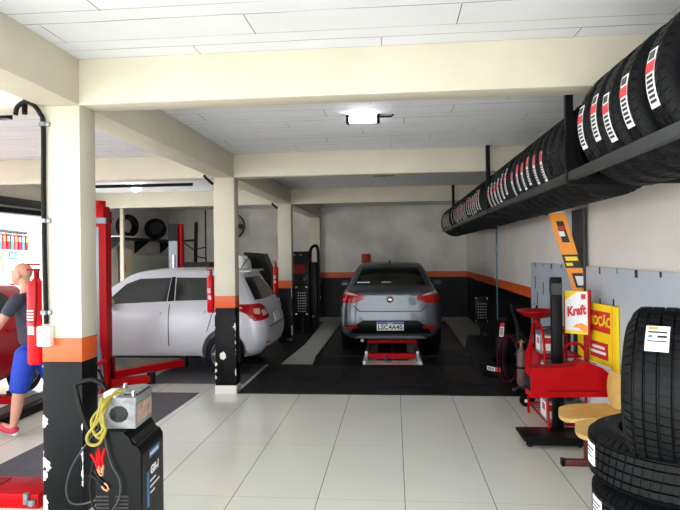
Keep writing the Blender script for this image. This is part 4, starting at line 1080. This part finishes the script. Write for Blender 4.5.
# ------------------------------------------------------------------ battery charger beside the nearest column
CX, CY = -1.475, 3.12
t = thing('battery_charger', 'black wheeled battery charger cabinet beside the nearest column', 'battery charger', (CX, CY, 0), rad(4))
MB().prism([(-.12, .06), (.085, .06), (.12, .20), (.12, .655), (.105, .685), (.075, .70), (.06, .735), (.03, .76), (-.12, .76)], 'y', -.18, .18).build('cabinet', M['black'], t)
MB().box(.119, .123, -.165, .165, .21, .64).build('side_panel', M['black_metal'], t)
MB().box(-.115, .035, -.19, .19, .76, .772, bev=.003).build('top_tray', M['black_metal'], t)
for k in range(2): MB().prism([(.064 + .022 * k, .722 - .03 * k), (.084 + .022 * k, .70 - .03 * k), (.088 + .022 * k, .706 - .03 * k), (.068 + .022 * k, .728 - .03 * k)], 'y', -.16, .16).build('shoulder_step', M['rail'], t)
fm = lambda y, z: frame_mtx((.1235, y, z), (0, 1, 0))
MB().box(.122, .1245, -.06, .10, .585, .625).build('name_strip', M['label_blue'], t)
q = MB()
for k in range(6): q.box(.1235, .1255, -.045 + k * .022, -.030 + k * .022, .597, .613)
q.build('name_letters', M['paper'], t)
V, F = text_bm('GR-I', .058, .15, .001, .003, 1.15); q = MB(); q.add(V, F, M['paper'], mtx=fm(.02, .51)); q.build('lettering', None, t)
MB().box(.122, .1245, -.10, -.065, .33, .52).build('blue_stripe', M['label_blue'], t)
for k, wd_ in enumerate((.09, .15, .07)): MB().box(.122, .1245, -.05, -.05 + wd_, .452 - k * .032, .463 - k * .032).build('print_line', M['paper'], t)
for cx in (-.085, .02):
    for k in range(8): MB().box(cx - .034, cx + .034, -.183, -.178, .285 + k * .02, .293 + k * .02).build('vent_slat', M['wire_grey'], t)
for sx, y in ((-.16, -.10), (.10, .12)):
    q = MB(); q.cyl((sx - .025, y, .15 if sx < 0 else .05), (sx + .025, y, .15 if sx < 0 else .05), .15 if sx < 0 else .05, seg=32); e = q.build('wheel', M['black'], t)
    if sx < 0: q = MB(); q.cyl((sx - .028, y, .15), (sx + .028, y, .15), .06); q.build('hub', M['rail'], e)
q = MB(); q.cyl((-.19, -.10, .15), (-.10, -.10, .15), .015); q.build('axle', M['black_metal'], t)
for sx, sy in ((.09, -.14), (-.09, .14)): q = MB(); q.cyl((sx, sy, 0), (sx, sy, .07), .018); q.build('foot', M['black'], t)
q = MB(); q.tube(spline([(-.11, .13, .55), (-.25, .14, .62), (-.32, .14, .72), (-.375, .14, .92), (-.36, .14, .955), (-.28, .14, .975), (-.20, .12, .94), (-.15, .10, .84), (-.10, .10, .766)], 6), .014); q.build('handle', M['black'], t)

t = thing('car_battery', 'dusty grey car battery with a round dark hole on the charger', 'battery', (-1.475, 3.10, .773), rad(4)); t.scale = (1.06, 1.1, 1.06)
MB().box(-.08, .08, -.115, .115, 0, .13, bev=.006).build('case', M['batt'], t)
MB().box(-.084, .084, -.119, .119, .128, .158, bev=.006).build('lid', M['batt'], t)
MB().prism([(-.02, .158), (.07, .158), (.07, .170), (.0, .176), (-.02, .172)], 'y', -.06, .10).build('vent_cover', M['batt'], t)
MB().box(.0, .074, -.07, .11, .155, .164).build('cover_seam', M['ink'], t)
q = MB(); mm = Matrix.Translation((-.005, -.1155, .075)) @ Matrix.Rotation(pi / 2, 4, 'X') @ Matrix.Diagonal((1.1, .95, 1, 1))
q.lathe([(0, .002), (.042, .002), (.045, .0), (.045, -.01)], 10, None, mm, smooth=False); q.build('dark_hole', M['hole'], t)
MB().box(.079, .082, -.085, .10, .025, .115).build('worn_label', M['batt_label'], t)
q = MB(); q.box(-.082, -.02, -.118, -.02, .155, .185, None, .006); q.build('paper_wrap', M['paper'], t)
for sx, sy in ((-.05, .08), (.06, -.09)): q = MB(); q.cyl((sx, sy, .15), (sx, sy, .185), .011); q.build('terminal', M['chrome'], t)

def cable(name, label, cat, pts, rr, m, base=None, closed=False):
    b = Vector(base or pts[0]); t = thing(name, label, cat, b); q = MB(); q.tube(spline([Vector(p) - b for p in pts], 8), rr); q.build('cable', M[m], t); return t
y_ = 2.922
t = cable('jumper_cable', 'tangled yellow cable hanging off the grey battery', 'cable', [(-1.455, 3.0, .972), (-1.50, 2.97, .96), (-1.531, y_, .87), (-1.57, y_, .817), (-1.621, y_, .748), (-1.605, y_, .706), (-1.549, y_ - .01, .717), (-1.51, y_ - .02, .792), (-1.553, y_ + .01, .838), (-1.52, y_ - .01, .918), (-1.49, 2.98, .968), (-1.47, 3.01, .975)], .0085, 'wire_yellow')
b = t.location
for pts in ([(-1.49, 3.0, .966), (-1.535, 2.94, .93), (-1.545, 2.92, .85), (-1.53, 2.915, .79), (-1.55, 2.92, .74), (-1.59, 2.925, .78), (-1.56, 2.92, .86), (-1.545, 2.94, .95)], [(-1.50, 3.0, .962), (-1.555, 2.965, .90), (-1.60, 2.93, .83), (-1.57, 2.915, .76), (-1.525, 2.91, .80), (-1.535, 2.92, .88)]):
    q = MB(); q.tube(spline([Vector(p) - b for p in pts], 8), .008); q.build('cable', M['wire_yellow'], t)
q = MB(); q.tube([Vector(p) - b for p in ((-1.60, 2.955, .80), (-1.575, 2.95, .83), (-1.56, 2.95, .82))], .013); q.build('clamp', M['copper'], t)
cable('charger_cable', 'long grey cable looping in front of the nearest column', 'cable', [(-1.55, 3.05, .80), (-1.70, 3.2, .707), (-1.77, 3.2, .626), (-1.863, 3.2, .491), (-1.903, 3.2, .363), (-1.883, 3.2, .277), (-1.804, 3.2, .269), (-1.70, 3.17, .31), (-1.58, 3.12, .36), (-1.555, 3.1, .36)], .006, 'wire_grey')
cable('charger_cable', 'thin grey cable hanging down the front of the charger', 'cable', [(-1.53, 2.93, .80), (-1.517, 2.915, .728), (-1.486, 2.915, .609), (-1.44, 2.915, .52), (-1.446, 2.915, .43), (-1.488, 2.92, .36), (-1.52, 2.935, .33)], .0055, 'wire_grey')
cable('charger_cable', 'thin grey cable hanging left of the red clamps', 'cable', [(-1.57, 2.96, .80), (-1.588, 2.95, .668), (-1.611, 2.95, .561), (-1.624, 2.95, .455), (-1.60, 2.95, .36), (-1.575, 3.0, .33)], .006, 'black')
def clamp(label, p, d, m, jaw='copper'):
    t = thing('battery_clamp', label, 'clamp', p); d = Vector(d).normalized(); n = d.cross(Vector((0, 1, 0))).normalized()
    for s_ in (-1, 1):
        q = MB(); q.tube([n * (s_ * .018), d * .05 + n * (s_ * .006), d * .09 + n * (s_ * .010)], [.007, .009, .006]); q.build('grip', M[m], t)
        q = MB(); q.tube([d * .085 + n * (s_ * .010), d * .11 + n * (s_ * .014), d * .13 + n * (s_ * .003)], .006); q.build('jaw', M[jaw], t)
clamp('red battery clamp hanging below the yellow cable', (-1.548, 2.935, .685), (-.05, 0, -1), 'red'); clamp('small red battery clamp hanging left of the other red clamp', (-1.592, 2.935, .66), (.35, 0, -1), 'red')
clamp('black battery clamp with copper jaws low on the charger front', (-1.60, 2.93, .56), (.55, 0, -.6), 'black')

# ------------------------------------------------------------------ the walking man
def skin_mesh(chains, sub=2):
    """chains: list of [(point, radius), ...]; each grown with a Skin modifier, then baked together"""
    out = bmesh.new()
    for ch in chains:
        me = bpy.data.meshes.new('sk'); me.from_pydata([p for p, _ in ch], [(i, i + 1) for i in range(len(ch) - 1)], [])
        o = bpy.data.objects.new('sk', me); COL.objects.link(o)
        o.modifiers.new('k', 'SKIN'); lay = me.skin_vertices[0].data
        for i, (p, q) in enumerate(ch):
            lay[i].radius = q if isinstance(q, tuple) else (q, q); lay[i].use_root = i == 0
        sm = o.modifiers.new('s', 'SUBSURF'); sm.levels = sub; sm.render_levels = sub
        me2 = bake(o); out.from_mesh(me2)
    return out
def remesh(b, voxel, name):
    me = bpy.data.meshes.new(name); b.to_mesh(me); b.free(); o = bpy.data.objects.new(name, me); COL.objects.link(o)
    m = o.modifiers.new('r', 'REMESH'); m.mode = 'VOXEL'; m.voxel_size = voxel; m.use_smooth_shade = True
    sm = o.modifiers.new('s', 'SMOOTH'); sm.factor = .5; sm.iterations = 2
    return bake(o)
PX, PY = -3.50, 5.25
man = thing('person', 'man in navy shirt and blue shorts walking left past the nearest column', 'person', (PX, PY, 0))
# local: faces -X, his left side is towards -Y
leg_l = [((.06, -.085, .86), .105), ((.015, -.09, .62), .085), ((-.03, -.09, .44), .060), ((-.035, -.09, .40), .058), ((-.05, -.09, .29), .058), ((-.085, -.09, .13), .036), ((-.095, -.09, .085), .036), ((-.16, -.09, .095), .034), ((-.22, -.09, .12), .026)]
leg_r = [((.06, .085, .86), .105), ((.16, .09, .62), .085), ((.24, .09, .44), .060), ((.26, .09, .40), .058), ((.36, .09, .28), .056), ((.45, .09, .135), .036), ((.47, .09, .09), .036), ((.42, .09, .05), .034), ((.36, .09, .035), .026)]
torso = [((.07, 0, .82), (.13, .10)), ((.06, 0, .93), (.15, .105)), ((.045, 0, 1.08), (.155, .11)), ((.025, 0, 1.24), (.17, .105)), ((.015, 0, 1.33), (.13, .08)), ((.0, 0, 1.39), (.055, .055)), ((-.02, 0, 1.45), (.055, .055)), ((-.035, 0, 1.50), (.06, .06))]
def arm_(s_, el, ha):
    return [((.02, s_ * .12, 1.31), .06), ((.02, s_ * .20, 1.29), .055), (el, .042), ((Vector(el) * .5 + Vector(ha) * .5)[:], .038), (ha, .026)]
arm_l = arm_(-1, (-.09, -.25, 1.10), (-.21, -.24, .95)); arm_r = arm_(1, (.13, .25, 1.08), (.05, .25, .88))
def hand(w_, d_, s_):
    d_ = Vector(d_).normalized(); w_ = Vector(w_); side = Vector((0, 0, 1)).cross(d_).normalized(); n = d_.cross(side)
    spread = d_.cross(Vector((0, 1, 0))).normalized()
    ch = [[(w_[:], (.026, .02)), ((w_ + d_ * .04)[:], (.034, .018)), ((w_ + d_ * .08)[:], (.034, .017))]]
    for k, L in enumerate((.062, .072, .068, .052)):
        r_ = w_ + d_ * .075 + spread * ((k - 1.5) * .018); cr_ = Vector((0, -s_, 0))
        ch.append([(r_[:], .0095), ((r_ + d_ * L * .5 + cr_ * .006)[:], .009), ((r_ + d_ * L * .8 + cr_ * .018)[:], .008), ((r_ + d_ * L + cr_ * .03)[:], .007)])
    tb = w_ + d_ * .02 - spread * .024
    ch.append([(tb[:], .012), ((tb + d_ * .03 - spread * .018)[:], .010), ((tb + d_ * .06 - spread * .020)[:], .0085)])
    return ch
b = skin_mesh([torso, leg_l, leg_r, arm_l, arm_r] + hand((-.21, -.24, .95), (-.22, .0, -.9), -1) + hand((.05, .25, .88), (-.1, 0, -1), 1))
hc = Vector((-.05, 0, 1.535))
def hb(c, r_): 
    q = MB(); q.ball(hc + Vector(c), r_, None, 24, 16); me = q.mesh('h'); b.from_mesh(me)
hb((.01, 0, .02), (.092, .072, .085)); hb((-.035, 0, -.035), (.062, .058, .075)); hb((-.055, 0, -.085), (.03, .035, .025)); hb((-.098, 0, -.025), (.016, .013, .02)); hb((-.09, 0, .005), (.012, .010, .03)); hb((-.082, 0, .022), (.016, .045, .010)); hb((-.094, 0, -.066), (.010, .024, .008))
for sy in (-1, 1): hb((.01, sy * .072, -.012), (.022, .012, .034))
put('body', remesh(b, .007, 'body'), man).data.materials.append(M['skin'])
for sy in (-1, 1):
    q = MB(); q.ball(hc + Vector((-.083, sy * .030, .002)), (.009, .012, .008), None, 12, 8); q.build('eye', M['paper'], man); q = MB(); q.ball(hc + Vector((-.089, sy * .030, .002)), (.005, .006, .006), None, 10, 8); q.build('pupil', M['ink'], man)
    q = MB(); q.tube([hc + Vector((-.092, sy * .012, .024)), hc + Vector((-.09, sy * .032, .030)), hc + Vector((-.078, sy * .048, .022))], .005); q.build('eyebrow', M['hair'], man)
q = MB(); q.tube([hc + Vector((-.098, -.02, -.062)), hc + Vector((-.103, 0, -.062)), hc + Vector((-.098, .02, -.062))], .004); q.build('mouth', M['red_dark'], man)
sh = skin_mesh([[((.068, 0, .84), (.155, .122)), ((.06, 0, .93), (.165, .122)), ((.045, 0, 1.08), (.168, .124)), ((.025, 0, 1.24), (.182, .118)), ((.015, 0, 1.335), (.142, .092)), ((.005, 0, 1.375), (.07, .07))],
                [((.02, -.10, 1.31), .075), ((.02, -.19, 1.295), .070), ((-.035, -.225, 1.20), .058), ((-.062, -.24, 1.15), .056)], [((.02, .10, 1.31), .075), ((.02, .19, 1.295), .070), ((.075, .225, 1.19), .058), ((.10, .24, 1.14), .056)]])
put('shirt', remesh(sh, .008, 'shirt'), man).data.materials.append(M['navy'])
sh = skin_mesh([[((.062, 0, .92), (.158, .115)), ((.066, 0, .84), (.165, .125))], [((.06, -.075, .86), .118), ((.01, -.09, .62), .106), ((-.025, -.09, .46), .096), ((-.032, -.09, .415), .094)], [((.06, .075, .86), .118), ((.16, .09, .62), .104), ((.235, .09, .45), .094), ((.25, .09, .42), .092)]])
put('shorts', remesh(sh, .008, 'shorts'), man).data.materials.append(M['shorts'])
for sy, pts in ((-1, [((-.065, -.09, .105), .047), ((-.075, -.09, .062), .045), ((-.14, -.09, .068), .045), ((-.20, -.09, .096), .042), ((-.255, -.09, .125), .030)]), (1, [((.50, .09, .11), .047), ((.485, .09, .062), .042), ((.42, .09, .042), .040), ((.35, .09, .036), .036), ((.31, .09, .032), .026)])):
    sh = skin_mesh([pts]); put('shoe', remesh(sh, .006, 'shoe'), man).data.materials.append(M['shoe'])
    a_, c_ = Vector(pts[1][0]), Vector(pts[-1][0]); dd = Vector((-.04 if sy < 0 else 0, 0, -.038))
    q = MB(); q.tube([a_ + Vector((.02, 0, -.034)), (a_ + c_) / 2 + Vector((0, 0, -.036)), c_ + Vector((0, 0, -.022))], [.02, .024, .016], 10); q.build('shoe_sole', M['paper'], man)

# ------------------------------------------------------------------ across the street
t = thing('store_building', 'white shop front across the street behind the red car', 'shop', (-10.2, 14.5, 0))
MB().box(-.3, 0, -8, 9, -.02, 4.4).build('wall', M['shop_white'], t); MB().box(0, .5, -8, 9, 2.45, 2.95, bev=.01).build('awning_fascia', M['shop_white'], t)
q = MB()
for i in range(60):
    for j in range(3): q.box(.5, .508, -2 + i * .09 + .045 * (j % 2), -1.975 + i * .09 + .045 * (j % 2), 2.55 + j * .12, 2.57 + j * .12)
o = q.build('fascia_dots', M['wire_grey'], t)
MB().box(.06, .09, -1.5, 1.5, 2.36, 2.40).build('display_bar', M['steel'], t)
cols = ['red', 'red', 'label_blue', 'pink', 'red', 'teal', 'pink', 'red', 'label_blue', 'red']
for i in range(10):
    g = thing('hanging_package', '%s package from the left in the row hung on the shop front' % ORD[i], 'package', (-10.12, 13.75 + i * .155, 1.92 - .005 * i), group='packages hung on the shop front')
    MB().box(-.05, .04, -.055, .055, 0, .40, bev=.01).build('pack', M[cols[i]], g); MB().box(-.02, .0, -.02, .02, .40, .445).build('hanger_tab', M['paper'], g); MB().box(.038, .043, -.04, .04, .22, .34).build('printed_panel', M['paper' if i % 3 else 'yellow'], g)
    MB().box(-.03, .02, -.05, .05, .44, .50).build('header_card', M['ink' if i % 2 else 'wire_grey'], g)
for i, (y, z, w_, h_, m, lab) in enumerate(((14.05, 1.60, .55, .22, 'yellow', 'yellow poster under the hung packages on the shop front'), (14.02, 1.36, .62, .16, 'sign_orange', 'low orange poster above the red car roof'), (14.72, 1.62, .34, .22, 'label_blue', 'blue poster beside the yellow poster on the shop front'), (15.18, 1.9, .14, .5, 'yellow', 'narrow yellow poster at the right end of the hung packages'))):
    g = thing('shop_poster', lab, 'poster', (-10.19, y, z)); MB().box(-.01, .015, -w_ / 2, w_ / 2, 0, h_).build('sheet', M[m], g)
    for k in range(3): MB().box(.014, .019, -w_ * .4 + k * w_ * .28, -w_ * .4 + k * w_ * .28 + w_ * .2, h_ * (.3 + .15 * (k % 2)), h_ * .7).build('printed_block', M['paper' if m != 'yellow' else 'label_blue'], g)

# ------------------------------------------------------------------ back of the left bay
t = thing('wall_shelf', 'long black shelf on brackets high on the left back wall', 'shelf', (-5.9, 13.2, 2.04))
MB().box(-.2, .2, -1.6, 1.75, 0, .05).build('board', M['black_metal'], t); MB().box(-.2, .24, -1.6, -.9, .05, .075).build('white_edge', M['white'], t)
for y in (-1.4, 0, 1.5): MB().prism([(-.2, 0), (.18, 0), (-.2, -.3)], 'y', y - .015, y + .015).build('bracket', M['black_metal'], t)
MB().box(.12, .5, .55, .85, -.03, .0).build('cross_arm', M['black_metal'], t)
wt, wr_ = wheel_meshes(.255, .18, .16); wt.materials.append(M['rubber']); wr_.materials.append(M['rail'])
for y, lab, rz in ((13.75, 'black car wheel with grey rim on the high wall shelf', rad(40)), (12.25, 'black tire at the near end of the high wall shelf', rad(62))):
    g = thing('spare_wheel', lab, 'wheel', (-5.82, y, 2.09 + .255)); g.rotation_euler = (0, 0, rz); put('tire', wt, g)
    if 'rim' in lab: put('rim', wr_, g)
t = thing('cream_post', 'thin cream post in front of the left back wall shelf', 'post', (-5.55, 11.45, 0)); MB().box(-.035, .035, -.035, .035, 0, ZC).build('post', M['cream'], t); MB().box(-.06, .06, -.06, .06, 0, .02).build('base_plate', M['cream'], t)
t = thing('wall_panel', 'pale green panel on the left back wall below the shelf', 'panel', (-6.08, 13.6, 0)); MB().box(-.02, .02, -1.0, 1.6, 0, 1.72).build('sheet', mat('pale_green_panel', (196, 204, 190), .5), t)
t = thing('wooden_board', 'tall cream board leaning by the left wall under the shelf', 'board', (-6.0, 12.5, 0)); MB().box(-.02, .02, -.2, .32, 0, 1.85).build('sheet', mat('cream_board', (226, 206, 172), .6), t)
for k, (y, h) in enumerate(((11.95, 1.9), (12.15, 1.8))): 
    g = thing('steel_bar', ['thin dark steel bar standing at the near end of the left wall', 'dark steel bar standing beside the cream board'][k], 'bar', (-5.9, y, 0)); q = MB(); q.cyl((0, 0, 0), (0, 0, h), .018); q.build('bar', M['greypipe'], g)
t = thing('bottle_jack', 'small red tool standing on a bar by the left wall', 'tool', (-5.72, 11.8, 0)); q = MB(); q.cyl((0, 0, 0), (0, 0, 1.35), .02); q.build('stand', M['greypipe'], t); q = MB(); q.lathe([(0, 1.35), (.06, 1.35), (.06, 1.50), (.025, 1.56), (.025, 1.72), (0, 1.72)], 16); q.build('tool', M['red'], t)
t = thing('engine_crane', 'black upright crane post with arm by the left bay back wall', 'crane', (-4.75, 13.5, 0))
q = MB(); q.tube([(-.02, 0, .1), (.045, 0, 2.48)], .045); q.build('upright', M['black_metal'], t); q = MB(); q.tube([(.02, 0, 2.05), (-.42, 0, 2.02)], .025); q.build('arm', M['black_metal'], t); q = MB(); q.tube([(.0, 0, 1.8), (-.3, 0, 2.02)], .015); q.build('brace', M['rail'], t); MB().box(-.4, .4, -.3, .3, 0, .10).build('base_frame', M['red'], t)
MB().box(-.55, .45, -.25, .25, .10, 1.52).build('cover', M['black'], t)
t = thing('wall_pipe', 'thin dark pipe on the back wall of the left bay', 'pipe', (-5.07, YB - .02, .2)); q = MB(); q.tube([(0, 0, 0), (0, 0, 2.71)], .02); q.build('pipe', M['greypipe'], t); q = MB(); q.tube(spline([(0, -.02, 1.7), (-.25, -.06, 1.62), (-.2, -.06, 1.45), (0, -.03, 1.4)]), .015); q.build('cable_loop', M['black'], t)
t = thing('wall_fan', 'round dark grey wall fan between the middle and far columns', 'fan', (-4.28, YB - .20, 2.45))
q = MB(); q.lathe([(.33, -.08), (.345, -.06), (.345, .06), (.33, .08)], 40, None, Matrix.Rotation(pi / 2, 4, 'X'))
for rr_ in (.08, .14, .20, .26, .32): q.tube([(rr_ * cos(a), -.08, rr_ * sin(a)) for a in [k * 2 * pi / 36 for k in range(36)]], .005, 5, None, True)
for k in range(16): a = k * pi / 8; q.tube([(.05 * cos(a), -.085, .05 * sin(a)), (.34 * cos(a), -.08, .34 * sin(a))], .004, 5)
q.build('guard', M['greypipe'], t)
for k in range(4):
    a = k * pi / 2; q = MB(); q.prism([(.05, -.02), (.28, -.10), (.30, .06), (.05, .03)], 'y', -.008, .008, None, Matrix.Rotation(a, 4, 'Y') @ Matrix.Rotation(rad(18), 4, 'X')); q.build('blade', M['greypipe'], t)
q = MB(); q.cyl((0, -.09, 0), (0, .2, 0), .06); q.build('motor', M['rail'], t)
t = thing('tool_cabinet', 'black cabinet with slanted corner behind the silver hatchback', 'cabinet', (-2.95, 12.6, 0))
MB().prism([(-.30, 0), (.28, 0), (.28, 1.30), (.12, 1.70), (-.30, 1.74)], 'y', -.25, .25).build('cabinet', M['black'], t); MB().box(-.26, .24, -.26, -.248, .2, 1.2).build('door', M['black_metal'], t)
t = thing('white_drum', 'rounded white machine cover behind the middle column', 'machine', (-3.18, 11.9, 0)); q = MB(); q.lathe([(0, 0), (.22, 0), (.22, 1.35), (.19, 1.55), (.11, 1.66), (0, 1.69)], 28); q.build('cover', M['white'], t)
t = thing('broom', 'teal broom handle leaning by the far column', 'broom', (-2.5, 11.6, 0)); q = MB(); q.tube([(0, 0, .08), (.12, 0, 1.45)], .018); q.build('handle', mat('teal_handle', (80, 176, 178), .4), t); MB().box(-.18, .16, -.03, .03, 0, .09).build('head', M['black'], t)

t = thing('alignment_console', 'black alignment machine cabinet with hoses behind the far column', 'machine', (-2.0, 13.0, 0))
MB().box(-.27, .12, -.25, .25, .0, 1.74, bev=.01).build('cabinet', M['black'], t); MB().box(-.22, .02, -.262, -.248, 1.25, 1.45).build('red_panel', M['red_dark'], t)
q = MB(); q.tube(spline([(.10, -.1, 1.5), (.14, -.1, 1.78), (.22, -.1, 1.86), (.30, -.1, 1.78), (.31, -.1, 1.2), (.29, -.1, .3), (.22, -.1, .03)]), .035); q.build('hose', M['black'], t)
MB().box(.12, .28, -.2, .1, 0, 1.5, bev=.01).build('side_unit', M['black_metal'], t)
for x, z in ((-.2, 1.66), (-.06, 1.66), (-.22, 1.30), (.02, 1.12), (.06, 1.17), (.2, .3)): q = MB(); q.ball((x, -.262, z), .028, None, 12, 8); q.build('knob', M['steel'], t)
alignment_target('black plate with rows of pale dots standing beside the far column', -1.93, 12.0, .40, 1.02, .26)
t = thing('warning_beacon', 'orange-red ribbed can fixed on the back wall above the sedan', 'beacon', (-.73, YB - .12, 1.42))
q = MB(); q.lathe([(0, 0), (.11, 0), (.12, .02), (.12, .10), (.105, .115), (.12, .13), (.12, .22), (.10, .25), (0, .25)], 28); q.build('can', mat('orange_red_can', (196, 62, 34), .4), t); MB().box(-.03, .03, .10, .12, .05, .2).build('wall_bracket', M['black_metal'], t)
